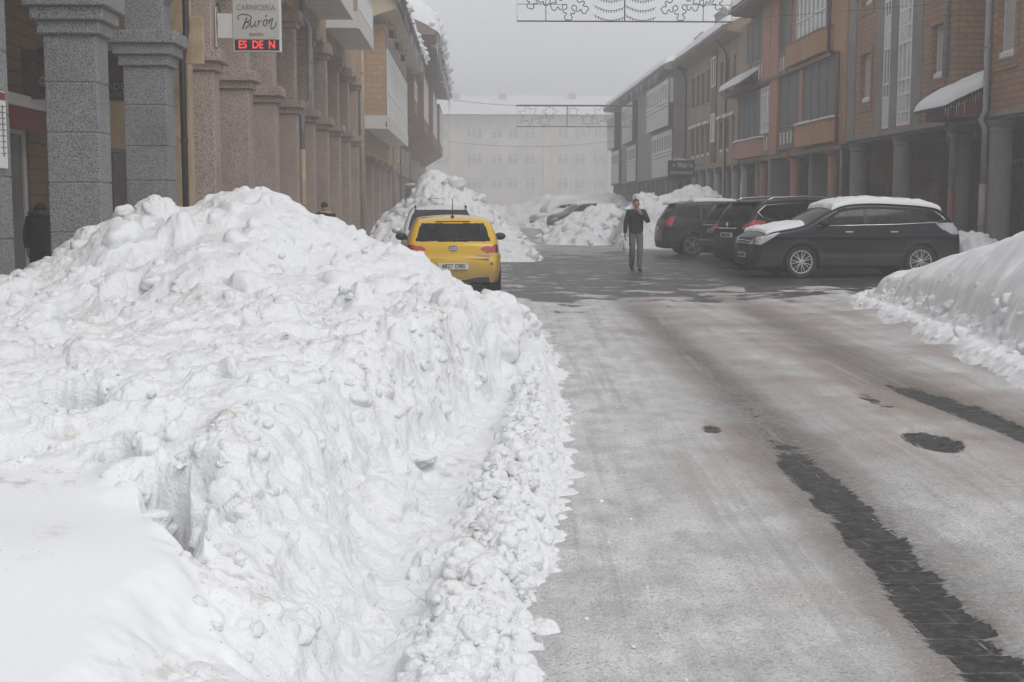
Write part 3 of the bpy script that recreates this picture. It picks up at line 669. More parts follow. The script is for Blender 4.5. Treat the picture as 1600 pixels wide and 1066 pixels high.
# ---------------------------------------------------------------- left: grey granite arcade building
WX = -8.6                                               # shop wall behind the arcade
def shaft_pillar(parent, x, y, z0, z1, zc, w_, d_, mt, ledges, joints=None, upper=None):
    """square pillar: street face at x (right), near face at y; ledges [(z0,z1,out)]"""
    m = MB()
    if joints:
        z = z0
        for zj in joints+[z1]:
            m.bbox(x-w_, x, y, y+d_, z, zj-.012, .012); m.box(x-w_+.012, x-.012, y+.012, y+d_-.012, zj-.03, zj+.01); z = zj
    else: m.bbox(x-w_, x, y, y+d_, z0, z1, .02)
    o = m.build('pillar', mt, parent)
    c = MB()
    for (a, b, out) in ledges: c.bbox(x-w_-out, x+out, y-out, y+d_+out, a, b, .015)
    c.build('capital', mt, o)
    return o
gb = empty('granite_building', (-7, 15, 0), 'grey granite arcade building at the far left with a butcher shop inside', 'building', 'buildings on the left side')
for Y0 in (9.5, 13.3, 17.1, 20.9):
    w0 = .68
    js = [.55, 1.2, 1.85, 2.5, 3.15]
    if Y0 > 20: js = [.75, 1.35, 1.95, 2.5, 3.15]
    o = shaft_pillar(gb, -5.0, Y0, -.05, 3.76, 0, w0, .55, GREYG, [(3.76, 3.93, .06), (3.93, 4.10, .13), (4.10, 4.30, .20)], js)
    m = MB(); m.bbox(-5.0-w0+.03, -5.03, Y0+.03, Y0+.52, 4.30, 6.6, .015); m.build('upper_shaft', GREYG, o)
    m = MB(); m.prism([(-5.03, 4.75), (-4.86, 4.95), (-4.86, 6.6), (-5.03, 6.6)], Y0+.06, Y0+.49, 'y'); m.build('bracket', GREYG, o)
m = MB(); m.box(-6.0, -4.95, 6, 22.9, 6.6, 13); m.build('facade_wall', TANW, gb)
m = MB(); m.box(-12, -6.0, 6, 22.9, 6.6, 6.9); m.build('arcade_ceiling', TANW, gb)
m = MB(); wall_open(m, -1, WX, .3, 6, 27, 0, 6.6, [(17.2, 20.2, 0, 3.05), (20.6, 23.6, 4.0, 5.4), (9, 15, .5, 3.0), (21.6, 25.0, 0.0, 3.05)])
m.build('shop_wall', brick_mat('brown_block', (.23,.13,.065), (.19,.11,.055), (.09,.05,.03), .5, .25), gb)
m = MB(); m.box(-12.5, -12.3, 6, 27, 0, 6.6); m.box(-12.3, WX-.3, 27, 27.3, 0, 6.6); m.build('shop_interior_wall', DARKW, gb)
window(gb, -1, WX, 20.6, 23.6, 4.0, 5.4, 3, 2, GREYF, GLASS_D, -.06)
window(gb, -1, WX, 9, 15, .5, 3.0, 3, 1, WHITEF, GLASS_D, -.06)
# shop front: white framed door and panes
sf = window(gb, -1, WX, 17.2, 20.2, 0.02, 3.04, 2, 1, WHITEF, glass_mat('shop_pane', (.10,.10,.09), (.17,.165,.15)), -.05, .16, name='shop_door', bars=[.82])
window(gb, -1, WX, 21.6, 25.0, 0.02, 3.04, 2, 1, WHITEF, glass_mat('shop_pane_grey', (.12,.12,.12), (.16,.16,.15)), -.05, .16, name='shop_window')
# awning cassette with red valance and lettering
aw = empty('awning', (-8.3, 20, 3.1), 'dark red shop awning with white cassette behind the granite pillars', 'awning')
m = MB(); m.bbox(WX+.01, -8.05, 15.4, 25.6, 3.28, 3.50, .02); m.build('cassette', WHITEP, aw)
m = MB(); m.prism([(-8.10, 3.27), (-8.06, 3.27), (-7.98, 2.86), (-8.02, 2.86)], 15.5, 25.5, 'y'); m.build('valance', RED, aw)
def text_obj(name, s, size, mt, loc, rot, parent=None, ext=.004, shear=0., align='CENTER', sx=1., bold=0., sp=1.):
    cu = bpy.data.curves.new(name, 'FONT'); cu.body = s; cu.size = size; cu.extrude = ext; cu.align_x = align; cu.align_y = 'CENTER'; cu.shear = shear; cu.offset = bold; cu.space_character = sp
    cu.resolution_u = 4
    t_ = bpy.data.objects.new(name, cu); COL.objects.link(t_)
    dg = bpy.context.evaluated_depsgraph_get(); me = bpy.data.meshes.new_from_object(t_.evaluated_get(dg)); me.name = name
    bpy.data.objects.remove(t_); me.materials.clear(); me.materials.append(mt)
    o = bpy.data.objects.new(name, me); COL.objects.link(o)
    if sx != 1.:
        for v in me.vertices: v.co.x *= sx
    o.rotation_euler = rot
    o.location = Vector(loc)-(wloc(parent) if parent else Vector((0,0,0)))
    if parent: o.parent = parent
    return o
LETW = mat('white_lettering', (.62,.60,.57), .6, .02, 2, 0)
text_obj('lettering', 'Carnicería', .34, LETW, (-7.985, 19.0, 3.06), (R(79), 0, R(90)), aw, shear=.35, sx=1.2)
# hanging sign with the photograph of a cow and the shop name (nearly faces the camera)
hs_ = empty('shop_sign', (-7.6, 24.2, 3.4), 'dark shop sign with a brown cow picture hanging behind the granite pillars', 'sign')
a0, a1 = P(27, 153, 23.6), P(200, 166, 24.0); zt0 = P(27, 77, 23.6).z
MAROON = mat('maroon_board', (.075,.018,.018), .5, .1, 2, 0); BLK = mat('black_board', (.012,.011,.011), .5, .1, 2, 0)
COWB = mat('cow_brown', (.13,.045,.03), .7, .3, 6, .0); COWD = mat('cow_dark', (.010,.007,.006), .7, .2, 6, .0); COWN = mat('cow_muzzle', (.26,.19,.18), .7, .2, 6, .0)
ux = (a1-a0); Ls = Vector((ux.x, ux.y, 0)).length; ang = math.atan2(ux.y, ux.x)
brd = empty('board_frame', Vector((a0.x, a0.y, a0.z))-wloc(hs_), parent=hs_, rz=ang)
def on_board(mb, name, mt): 
    o = mb.build(name, mt, None); o.parent = brd; return o
Hs = zt0-a0.z
o = on_board(MB().bbox(-.02, Ls+.02, .0, .10, -.02, Hs+.02, .01), 'casing', GREYF)
on_board(MB().box(0, 1.02, -.012, -.002, .0, Hs), 'picture', mat('picture_ground', (.085,.04,.033), .5, .3, 2, 0))
on_board(MB().box(1.03, Ls, -.012, -.002, .0, Hs), 'name_board', MAROON)
on_board(MB().box(1.03, Ls, -.022, -.014, .0, .34), 'lower_band', BLK)
def blob2(cx, cz, rx_, rz_, n=20, k=0.): return [(cx+rx_*math.cos(i/n*6.283)*(1-k*math.sin(i/n*6.283)), cz+rz_*math.sin(i/n*6.283)) for i in range(n)]
CX = .40
for args in ((CX, .52, .21, .37), ): on_board(MB().prism(blob2(*args, k=-.12), -.022, -.014, 'y'), 'cow_head', COWB)
for dx in (-.25, .25): on_board(MB().prism(blob2(CX+dx, .68, .11, .07), -.0224, -.0144, 'y'), 'cow_ear', COWB)
on_board(MB().prism(blob2(CX, .83, .13, .08), -.027, -.0225, 'y'), 'cow_forelock', COWD)
for dx in (-.12, .12): on_board(MB().prism(blob2(CX+dx, .62, .035, .028), -.027, -.0225, 'y'), 'cow_eye', COWD)
on_board(MB().prism(blob2(CX+.01, .16, .12, .08), -.027, -.0225, 'y'), 'cow_chin', COWD)
on_board(MB().prism(blob2(CX+.01, .30, .13, .10), -.032, -.0275, 'y'), 'cow_muzzle', COWN)
for dx in (-.06, .07): on_board(MB().prism(blob2(CX+dx, .31, .028, .024), -.037, -.0325, 'y'), 'cow_nostril', COWD)
def board_text(s, sz, x, z, mt, **k):
    o = text_obj('lettering', s, sz, mt, (0, 0, 0), (R(90), 0, 0), None, **k); o.parent = brd; o.location = (x, -.026, z)
DIML = mat('dim_lettering', (.17,.14,.13), .6, .02, 2, 0); 
board_text('Burón', .55, 1.52, .66, mat('script_dark', (.014,.006,.006), .6, .02, 2, 0), shear=.4)
board_text('GANADERÍA', .17, 1.55, .235, DIML); board_text('RIAÑO', .15, 1.55, .09, DIML)
m = MB(); m.box(-8.6, -8.35, 24.3, 24.36, 3.45, 3.5); m.box(-8.6, -8.35, 24.3, 24.36, 4.0, 4.05); m.build('bracket', GREYF, hs_)
# thermometer notice on the nearest pillar, facing the street
th = empty('thermometer', (-4.98, 13.6, 2.2), 'white wall thermometer scale fixed on the leftmost granite pillar', 'thermometer')
m = MB(); m.bbox(-4.998, -4.965, 13.42, 13.66, 1.93, 2.72, .005); m.build('plate', WHITEF, th)
m = MB(); m.box(-4.963, -4.960, 13.44, 13.64, 2.63, 2.71); m.build('red_heading', RED, th)
m = MB()
for k in range(9): m.box(-4.963, -4.960, 13.47, 13.51 + (.03 if k % 2 else 0), 2.08+k*.06, 2.087+k*.06); m.box(-4.963, -4.960, 13.57, 13.61, 2.08+k*.06, 2.092+k*.06)
m.build('scale_mark', BLK, th)
m = MB(); m.box(-4.963, -4.956, 13.535, 13.545, 2.05, 2.58); m.build('tube', GREYF, th)
pipe(gb, [(-4.90, 22.0, 6.6), (-4.90, 22.0, 4.45), (-4.98, 22.0, 3.95), (-4.98, 22.0, 0)], DBROWN, .055)

# ---------------------------------------------------------------- left: tan building on tall pink granite pillars
tb = empty('pillared_building', (-7, 40, 0), 'tan building on a long row of tall pink granite pillars', 'building', 'buildings on the left side')
for k in range(9):
    Y0 = 24.7+3.8*k
    o = shaft_pillar(tb, -5.0, Y0, -.05, 4.08, 0, .78, .56, PINKG, [(4.08, 4.24, .07), (4.24, 4.46, .17)])
    m = MB(); m.bbox(-5.75, -5.03, Y0+.03, Y0+.53, 4.46, 6.42, .02); m.build('upper_shaft', PINKG, o)
    c = MB(); c.bbox(-5.85, -4.95, Y0-.05, Y0+.61, 6.42, 6.58, .015); c.bbox(-5.95, -4.85, Y0-.15, Y0+.71, 6.58, 6.90, .015); c.build('upper_capital', PINKG, o)
m = MB(); m.box(-5.9, -5.02, 22.95, 57.2, 6.90, 14); m.build('facade_wall', TANW, tb)
m = MB(); m.box(-5.60, -5.10, 22.95, 23.35, 0, 6.90); m.build('corner_wall', PIPET, tb)
m = MB(); m.box(-12, -5.9, 23, 57.2, 6.9, 7.2); m.build('arcade_ceiling', TANW, tb)
m = MB(); hl = [(29+7*k, 33+7*k, .1, 2.9) for k in range(4)]; wall_open(m, -1, WX, .3, 27, 57.2, 0, 6.9, hl); m.build('arcade_wall', OCHRE, tb)
m = MB(); m.box(-12.5, -12.2, 27, 57, 0, 7); m.build('shop_interior_wall', DARKW, tb)
for h in hl: window(tb, -1, WX, h[0], h[1], .1, 2.9, 2, 1, GREYF, GLASS_D, -.06, .08, name='shop_window')
m = MB(); m.bbox(-5.02, -4.70, 22.4, 22.46, 3.95, 4.75, .01); 
m.build('vent_box', PIPET, tb)
def balcony(parent, y0, y1, z0, xin, xout, hgt=.55, rail=1.1, panes=True, glassy=True):
    m = MB(); m.box(xin, xout-.06, y0, y1, z0, z0+.16); m.box(xout-.058, xout, y0, y1, z0-.02, z0+hgt); m.box(xin, xout-.06, y0-.002, y0+.05, z0+.162, z0+hgt); m.box(xin, xout-.06, y1-.05, y1, z0+.162, z0+hgt)
    o = m.build('balcony', WHITEP, parent)
    m = MB(); n = int((y1-y0)/.32)
    m.box(xout-.05, xout-.01, y0, y1, z0+hgt+rail-.05, z0+hgt+rail); m.box(xout-.05, xout-.01, y0, y1, z0+hgt+.10, z0+hgt+.14)
    for i in range(n+1):
        y = y0+(y1-y0)*i/n; m.box(xout-.045, xout-.015, y-.018, y+.018, z0+hgt, z0+hgt+rail-.052)
    m.box(xin, xout-.052, y0, y0+.03, z0+hgt+rail-.05, z0+hgt+rail)
    m.build('railing', WHITEF, o)
    m = MB(); m.box(xout-.055, xout-.05, y0+.02, y1-.02, z0+hgt+.02, z0+hgt+rail-.06); m.build('pane', GLASS_L, o)
    return o
balcony(tb, 31.5, 41.9, 7.45, -5.02, -3.92); balcony(tb, 43.8, 50.0, 7.45, -5.02, -3.90)
balcony(tb, 43.8, 50.0, 10.3, -5.02, -3.90)
pipe(tb, [(-4.93, 37.25, 9), (-4.93, 37.25, 6.85), (-4.76, 37.25, 6.62), (-4.76, 37.25, 4.6), (-5.0, 37.25, 4.2), (-5.0, 37.25, 3.15)], PIPEG, .075)
pipe(tb, [(-5.0, 37.25, 3.15), (-5.0, 37.25, 0)], PIPET, .08)
pipe(tb, [(-4.96, 57.0, 11), (-4.96, 57.0, 0)], PIPET, .09); pipe(tb, [(-4.94, 56.2, 6.4), (-4.94, 56.2, 0)], PIPEG, .06)

# ---------------------------------------------------------------- illuminated shop sign
sg = empty('shop_sign', (-4.3, 25, 4.46), 'white square shop sign with red running letters on the pink granite pillar', 'sign')
SX0, SX1, SZ0, SZ1 = -4.67, -3.76, 4.46, 5.49; SY = 25.0
m = MB(); m.bbox(SX0, SX1, SY, SY+.12, SZ0, SZ1, .012); m.build('case', mat('silver_frame', (.60,.60,.60), .35, .04, 3, 0), sg)
FACE = mat('sign_face', (.46,.455,.44), .5, .03, 3, 0)
m = MB(); m.box(SX0+.03, SX1-.035, SY-.006, SY-.001, SZ0+.255, SZ1-.03); m.build('face', FACE, sg)
m = MB(); m.box(SX0+.03, SX1-.035, SY-.008, SY-.001, SZ0+.03, SZ0+.235); m.build('display', BLK, sg)
BRZ = mat('bronze_lettering', (.22,.16,.11), .6, .02, 3, 0); INK = mat('black_lettering', (.012,.012,.014), .6, .02, 3, 0); BRR = mat('copper_lettering', (.26,.12,.07), .6, .02, 3, 0)
scx = (SX0+SX1)/2
text_obj('lettering', 'CARNICERÍA', .150, BRZ, (scx-.01, SY-.009, 5.285), (R(90), 0, 0), sg, sx=.86)
text_obj('lettering', 'RIAÑO', .072, BRR, (scx-.005, SY-.009, 4.785), (R(90), 0, 0), sg, sx=1.22, bold=.001)
m = MB()
def scr(pts, r=.008): # script strokes in sign pixels (1066 px = 100 photo px)
    q = []
    for (a, b_) in pts: q.append((SX0 + (a-165)/(935-165)*(SX1-SX0), SY-.010, SZ1-(b_-60)/(950-60)*(SZ1-SZ0)))
    cv = []
    for i in range(len(q)-1):                       # Catmull-Rom
        p0, p1, p2, p3 = q[max(i-1, 0)], q[i], q[i+1], q[min(i+2, len(q)-1)]
        for k in range(5):
            t_ = k/5; cv.append(tuple(.5*(2*p1[j]+(p2[j]-p0[j])*t_+(2*p0[j]-5*p1[j]+4*p2[j]-p3[j])*t_*t_+(3*p1[j]-p0[j]-3*p2[j]+p3[j])*t_**3) for j in range(3)))
    cv.append(q[-1]); m.tube(cv, r, 5)
scr([(275,425),(250,410),(262,370),(320,345),(400,348),(455,372),(468,400),(440,440),(380,475),(350,485)]); scr([(395,395),(375,450),(350,510),(325,580)], .010)
scr([(350,485),(400,470),(425,500),(405,545),(360,572)], .008); scr([(462,440),(450,500),(455,545),(490,540),(520,490),(532,450)], .0085); scr([(532,450),(520,500),(535,540),(552,530)])
scr([(575,440),(580,480),(572,530)], .0085); scr([(578,490),(600,455),(630,450)]); scr([(700,430),(665,450),(655,500),(672,530),(705,500),(715,450),(700,430),(730,440)], .0085)
scr([(715,350),(690,385)], .0085); scr([(752,430),(745,470),(738,500)], .0085); scr([(742,480),(775,430),(800,410),(805,430),(785,490),(775,545),(795,575),(830,560),(860,510),(862,480),(852,480)], .0085)
m.build('script_lettering', INK, sg)
m_, nt, b = new('led_red'); b.inputs['Base Color'].default_value = (.5, .02, .02, 1); b.inputs['Emission Color'].default_value = (1, .05, .05, 1); b.inputs['Emission Strength'].default_value = 1.0
text_obj('lettering', 'ES  DE  N', .205, m_, (scx-.005, SY-.012, SZ0+.13), (R(90), 0, 0), sg, sx=.84, bold=.004)
m = MB(); m.bbox(-4.98, SX0-.002, SY+.03, SY+.07, 4.72, 5.18, .004); m.box(-5.0, -4.98, SY+.0, SY+.1, 4.55, 5.3); m.build('bracket_panel', WHITEP, sg)
m = MB(); m.tube([(-4.99, SY+.02, 4.5), (-4.97, SY+.02, 5.0), (-4.99, SY+.02, 5.3), (-4.95, SY+.02, 5.38), (-4.9, SY+.02, 5.2)], .012, 6); m.build('cable', BLK, sg)

# ---------------------------------------------------------------- left: brick building with glazed bay under a deep eave
bb_ = empty('brick_building', (-6.5, 70, 0), 'pale brick building with a white glazed gallery and deep snowy eave', 'building', 'buildings on the left side')
m = MB(); m.box(-5.9, -5.05, 57.4, 84, 4.2, 10.2); m.box(-12, -5.9, 57.4, 57.7, 0, 10.2); m.build('facade_wall', BRICK_L, bb_)
m = MB(); m.box(WX-.3, WX, 57.7, 84, 0, 4.2); m.box(-5.9, -5.12, 57.4, 60.3, 0, 4.2); m.build('arcade_wall', OCHRE, bb_)
for k in range(5):
    Y0 = 63.0+4.6*k; shaft_pillar(bb_, -5.0, Y0, -.05, 3.5, 0, .8, .6, PINKG, [(3.5, 3.66, .07), (3.66, 3.9, .16)])
m = MB(); m.box(-5.8, -5.06, 60.3, 84, 3.9, 4.19); m.build('beam', OCHRE, bb_)
m = MB(); m.box(-5.05, -4.0, 58, 58.3, 5.55, 9.55); m.box(-5.05, -4.0, 75.7, 76, 5.55, 9.55); m.box(-4.3, -4.0, 58.3, 75.7, 8.55, 9.55); m.build('bay_wall', BRICK_L, bb_)
m = MB(); m.box(-4.0, -3.97, 58.1, 75.9, 8.56, 9.3); m.build('bay_frieze', BROWNF, bb_)
m = MB(); m.box(-5.05, -3.95, 57.9, 76.1, 5.02, 5.25); m.box(-4.0, -3.92, 57.9, 76.1, 4.95, 5.54); m.box(-5.05, -4.0, 57.88, 57.94, 4.95, 5.54); m.build('bay_slab', WHITEP, bb_)
for k in range(4):
    y0 = 58.4+4.34*k; o = window(bb_, -1, -4.0, y0, y0+4.24, 5.56, 8.53, 8, 1, WHITEF, GLASS_M, 0.07, .10, name='gallery_window', bars=[.36, .88])
    m = MB(); m.box(-3.962, -3.952, y0+.1, y0+4.1, 5.66, 6.55); m.build('infill_panel', mat('infill_grey', (.38,.38,.37), .6, .05, 2, 0) if k == 0 else bpy.data.materials['infill_grey'], o)
# eave, gutter, gable and roof
m = MB(); m.add([(-5.05,57.6,9.55),(-3.42,57.6,10.28),(-3.42,85,10.28),(-5.05,85,9.55),(-5.05,57.6,9.75),(-3.42,57.6,10.45),(-3.42,85,10.45),(-5.05,85,9.75)], [(0,3,2,1),(4,5,6,7),(0,1,5,4),(1,2,6,5),(2,3,7,6),(3,0,4,7)]); m.build('soffit', CREAM, bb_)
m = MB(); m.prism([(-12,9.5),(-5.2,9.52),(-3.45,10.1),(-3.40,10.5),(-12,15.5)], 57.2, 57.6, 'y'); m.build('gable', CREAM, bb_)
m = MB(); m.tube([(-3.36, 57.0, 10.42), (-3.36, 85.2, 10.42)], .11, 8)
for k in range(70): m.box(-3.42, -3.26, 57.2+.4*k, 57.26+.4*k, 10.26, 10.34)
m.build('gutter', GUTTER, bb_)
m = MB(); m.add([(-3.3,57.0,10.55),(-3.3,85,10.55),(-12,85,15.7),(-12,57.0,15.7),(-3.3,57.0,10.67),(-3.3,85,10.67),(-12,85,15.85),(-12,57.0,15.85)], [(0,1,2,3),(4,7,6,5),(0,4,5,1),(1,5,6,2),(2,6,7,3),(3,7,4,0)])
for k in range(12): 
    x0 = -3.3-.5*k; z0 = 10.66+.592*.5*k; m.tube([(x0, 56.98, z0+.02), (x0-.5, 56.98, z0+.32)], [.13, .10], 6)
m.build('roof', TILE, bb_)
icicles(bb_, [(-3.28+.02*random.random(), 58+26*random.random()**.7, 10.4) for _ in range(60)], .2, .9, 4)
for k, yy in enumerate((60.6, 65.2, 70.4)):
    l = empty('floodlight', (-3.9, yy, 9.4), ('nearest', 'middle', 'farthest')[k]+' of the three black floodlights under the deep eave', 'floodlight', 'floodlights under the eave')
    m = MB(); m.bbox(-4.05, -3.68, yy-.12, yy+.16, 9.28, 9.62, .04); m.build('housing', BLK, l)
    m = MB(); m.box(-4.0, -3.73, yy-.15, yy-.122, 9.32, 9.56); m.build('lamp_glass', GLASS_D, l)
    m = MB(); m.tube([(-4.12, yy, 9.45), (-4.12, yy, 9.85), (-3.6, yy, 9.85), (-3.6, yy, 9.45)], .02, 6); m.tube([(-3.86, yy, 9.85), (-3.86, yy, 10.1)], .02, 6); m.build('yoke', BLK, l)
m = MB(); m.box(-4.42, -4.2, 76.3, 76.45, 8.3, 9.1); m.build('banner', PIPER, bb_)
pipe(bb_, [(-4.95, 79, 9.4), (-4.95, 79, 0)], PIPEG, .07)

# ---------------------------------------------------------------- left: far brown buildings with oriels, fading into the fog
fb = empty('oriel_building', (-6, 100, 0), 'foggy brown building with hanging oriels and icicle hung eaves beyond the brick one', 'building', 'buildings on the left side')
m = MB(); m.box(-12, -5.05, 84.02, 135, 3.6, 12.6); m.build('facade_wall', mat('pinkish_render', (.34,.245,.20), .9, .1, .7, .2, 20, dirt=.4), fb)
m = MB(); m.box(-12, -8, 84.1, 135, 0, 3.6); m.build('arcade_wall', DARKW, fb)
for k in range(12):
    m = MB(); y0 = 84.6+4.2*k; m.bbox(-5.75, -5.07, y0, y0+.6, -.05, 3.62, .02); m.build('pillar', PINKG, fb)
BRN = mat('brown_render', (.20,.125,.10), .9, .1, .7, .2, 20, dirt=.3)
def oriel(y0, y1, x1, z0, z1, nwin):
    m = MB(); m.box(-5.05, x1, y0, y1, z0, z1); m.add([(-5.05,y0,z0-1.1),(-5.05,y1,z0-1.1),(x1,y0,z0-.004),(x1,y1,z0-.004),(-5.05,y0,z0-.004),(-5.05,y1,z0-.004)], [(0,1,3,2),(0,2,4),(1,5,3),(2,3,5,4)])
    o = m.build('oriel', BRN, fb)
    for k in range(nwin):
        a = y0+.3+(y1-y0-.6)*k/nwin; b = y0+.3+(y1-y0-.6)*(k+1)/nwin-.2
        window(o, -1, x1, a, b, z0+.9, z1-.4, 3, 1, WHITEF, GLASS_D, .03, .07)
oriel(79.3, 84, -3.7, 7.2, 9.5, 1); oriel(88, 97, -3.45, 6.6, 10.6, 3); oriel(103, 114, -3.3, 6.4, 10.8, 3); oriel(119, 130, -3.2, 6.4, 10.8, 3)
for k in range(9):
    y0 = 85+5*k
    if not (y0 > 131): window(fb, -1, -5.05, y0, y0+1.6, 4.4, 5.8, 2, 1, WHITEF, GLASS_L, .03, .07)
for y in (86.5, 99.5, 116.5): pipe(fb, [(-4.95, y, 11), (-4.95, y, 0)], GUTTER, .06)
m = MB(); m.add([(-12,84.3,13),(-2.55,84.3,12.5),(-2.55,136,12.5),(-12,136,13),(-12,84.3,17.6),(-2.55,84.3,12.8),(-2.55,136,12.8),(-12,136,17.6)], [(0,3,2,1),(4,5,6,7),(0,1,5,4),(1,2,6,5),(2,3,7,6),(3,0,4,7)]); m.build('roof', BRN, fb)
icicles(fb, [(-2.50+.03*random.random(), 85.5+48*random.random(), 12.55) for _ in range(95)], .3, 1.5, 5)
def roof_snow(x0, z0, slope, y0, y1, xr, th, label, seed, amp=.18, step=.25, drop=.25, lumps=0, rmax=.5):
    sgn = 1 if xr > x0 else -1; W = abs(xr-x0)
    fn = lambda U, V: (x0 + sgn*(V-.25), U, z0 + (V-.25)*slope - drop*np.clip(.3-V, 0, 1)*2)
    r_ = random.Random(seed); cl = []
    for _ in range(lumps):
        y = r_.uniform(y0+.3, y1-.3); r = r_.uniform(.16, rmax); o_ = r_.uniform(-.15, .9); cl.append((x0+sgn*o_, y, z0+o_*slope+th*r_.uniform(-.1, .95)*min(1, .4+o_), r))
    return snow_sheet('roof_snow', fn, y0, y1, 0, W, int((y1-y0)/step), int(W/step*1.6), th, label, amp=amp, seed=seed, f=.9, extra=clods([(a, max(b*.12, 4), c, d) for a, b, c, d in cl], seed) if 0 else (far_clods(cl, seed) if cl else None))
roof_snow(-3.22, 10.75, .592, 58.2, 84.2, -9, 1.05, 'thick overhanging snow on the tiled roof of the pale brick building', 3, .22, lumps=90, rmax=.42)
roof_snow(-2.45, 12.85, .52, 84.5, 135.5, -9, 1.5, 'thick lumpy snow hanging over the eave of the foggy brown building', 5, .34, lumps=420, rmax=.6)
for o_ in (gb, aw, hs_, th, tb, sg, bb_, fb): o_.location.x += .10
# ================================================================ right side of the street
XR = 13.2
def columns(parent, xs, r, z1, mt, cap=.12, name='column'):
    for (x, y) in xs:
        m = MB(); m.lathe([(r, -.05), (r, z1-.30), (r*1.12, z1-.27), (r*1.12, z1-.20), (r, z1-.18), (r+cap*.6, z1-.07), (r+cap, z1-.002)], (x, y, 0), n=20)
        m.build(name, mt, parent, smooth=False)
# ---- near brick building
rb = empty('brick_building', (16, 34, 0), 'orange brick building over round columns with white stair windows at the right edge', 'building', 'buildings on the right side')
win = [(42.85,43.9,5.0,6.6), (36.2,37.1,5.15,6.65), (31.4,32.45,5.2,7.05), (42.85,43.9,8.2,9.8), (36.2,37.1,8.35,9.85), (31.4,32.45,8.4,10.2)]
strips = [(40.8,41.5), (38.8,40.06)]
m = MB(); wall_open(m, 1, XR, .35, 35.4, 44.5, 3.9, 13, [w_ for w_ in win if w_[0] > 35]+[(a, b, 3.98, 12) for a, b in strips])
wall_open(m, 1, XR, .35, 24, 32.95, 3.9, 13, [w_ for w_ in win if w_[0] < 33]); m.box(14.2, 14.5, 32.95, 35.4, 3.9, 13); m.box(13.55, 14.2, 35.4, 35.7, 3.9, 13); m.box(13.55, 14.2, 32.65, 32.95, 3.9, 13)
m.build('brick_wall', BRICK_R, rb)
m = MB(); m.box(13.25, 20, 24, 45.4, 3.70, 3.895); m.box(13.15, 13.24, 24, 32.9, 3.78, 3.895); m.box(13.15, 13.24, 35.45, 45.4, 3.78, 3.895); m.build('arcade_soffit', CONC, rb)
for (a, b) in ((44.52,45.4), (41.52,42.2), (40.1,40.78), (37.9,38.76)):
    m = MB(); m.box(13.17, 13.3 if a < 44 else 13.6, a, b, 3.9, 13); m.build('pilaster', CONC, rb)
for w_ in win:
    window(rb, 1, XR, *w_, 1, 1, WHITEF, GLASS_D, -.14, .05, sill=.04, shutter=.97 if w_[0] < 42 else .9, snow=-.04 if w_[2] < 8 else -.1)
    m = MB(); f_ = facing(1)
    for (a, b, c, d) in ((w_[0]-.22, w_[1]+.22, w_[2]-.30, w_[2]-.08), (w_[0]-.22, w_[1]+.22, w_[3]+.01, w_[3]+.2), (w_[0]-.22, w_[0]-.01, w_[2]-.075, w_[3]+.005), (w_[1]+.01, w_[1]+.22, w_[2]-.075, w_[3]+.005)): f_(m, XR, 0, .03, a, b, c, d)
    m.build('window_surround', brick_mat('surround_block', (.36,.22,.115), (.30,.18,.10), (.12,.08,.06), .35, .2, .012) if 'surround_block' not in bpy.data.materials else bpy.data.materials['surround_block'], rb)
zb = [4.42, 4.95, 5.40, 6.52, 7.02, 7.50, 8.0, 9.1, 9.6, 10.1, 10.6]
for k, (a, b) in enumerate(strips):
    window(rb, 1, XR, a+.02, b-.02, 4.0, 11.9, 2 if k == 0 else 3, 1, WHITEF, GLASS_L if k == 1 else GLASS_D, .02, .09, bars=[(z-4.0)/7.9 for z in zb], name='stair_window')
    m = MB()
    for q in range(3 if k else 2):
        y0 = a+.02+(b-a-.04)*q/(3 if k else 2)
        for (z0, z1) in ((4.0, 4.42), (4.42, 4.95), (6.52, 7.02), (7.02, 7.5)):
            if k == 0 or q > 0: MB().box(XR-.018, XR+.03, y0+.08, y0+(b-a)/(3 if k else 2)-.08, z0+.06, z1-.06).build('opal_panel', WHITEP, rb)
columns(rb, [(13.45, 44.75), (13.45, 40.1), (13.45, 35.35), (13.45, 32.6), (13.45, 29.0), (13.45, 25.5)], .285, 3.70, CONC)
LAT = brick_mat('arcade_block', (.27,.13,.07), (.22,.11,.065), (.06,.04,.03), .5, .24, .012)
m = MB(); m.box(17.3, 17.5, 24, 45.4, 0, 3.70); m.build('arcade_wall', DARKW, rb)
for (y0, y1) in ((28.3, 29.6), (32.0, 33.3), (34.4, 35.3), (37.3, 38.3), (42.2, 43.2)):
    m = MB(); m.box(15.4, 15.7, y0, y1, 0, 3.68); m.build('arcade_pier', LAT, rb)
    m = MB()
    for i in range(7):
        for j in range(9):
            if (i+j) % 2 == 0: m.box(15.38, 15.45, y0+.05+i*(y1-y0-.1)/7, y0+.05+(i+.55)*(y1-y0-.1)/7, 2.35+j*.14, 2.35+j*.14+.12)
    m.build('lattice', BLK, rb)
for (x0, x1, yy, z0, z1, mt) in ((14.6,15.0,30.6,0,3.3,CONC), (15.9,16.5,36.5,.2,3.0,GREYW), (15.2,15.9,39.4,.2,2.9,BROWNF), (15.3,16.6,41.0,1.2,2.6,CONC), (16.2,17.0,34.0,.3,2.7,CONC)):
    m = MB(); m.bbox(x0, x1, yy, yy+.12, z0, z1, .01); m.build('arcade_panel', mt, rb)
window(rb, 1, 17.3, 36, 44, .3, 3.0, 6, 1, GREYF, GLASS_D, .05, .07, name='shop_window'); window(rb, 1, 17.3, 25, 33, .3, 3.0, 5, 1, GREYF, GLASS_D, .05, .07, name='shop_window')
m = MB(); m.box(14.1, 17.3, 45.35, 45.42, 0, 3.69); m.build('end_wall', ORANGE, rb)
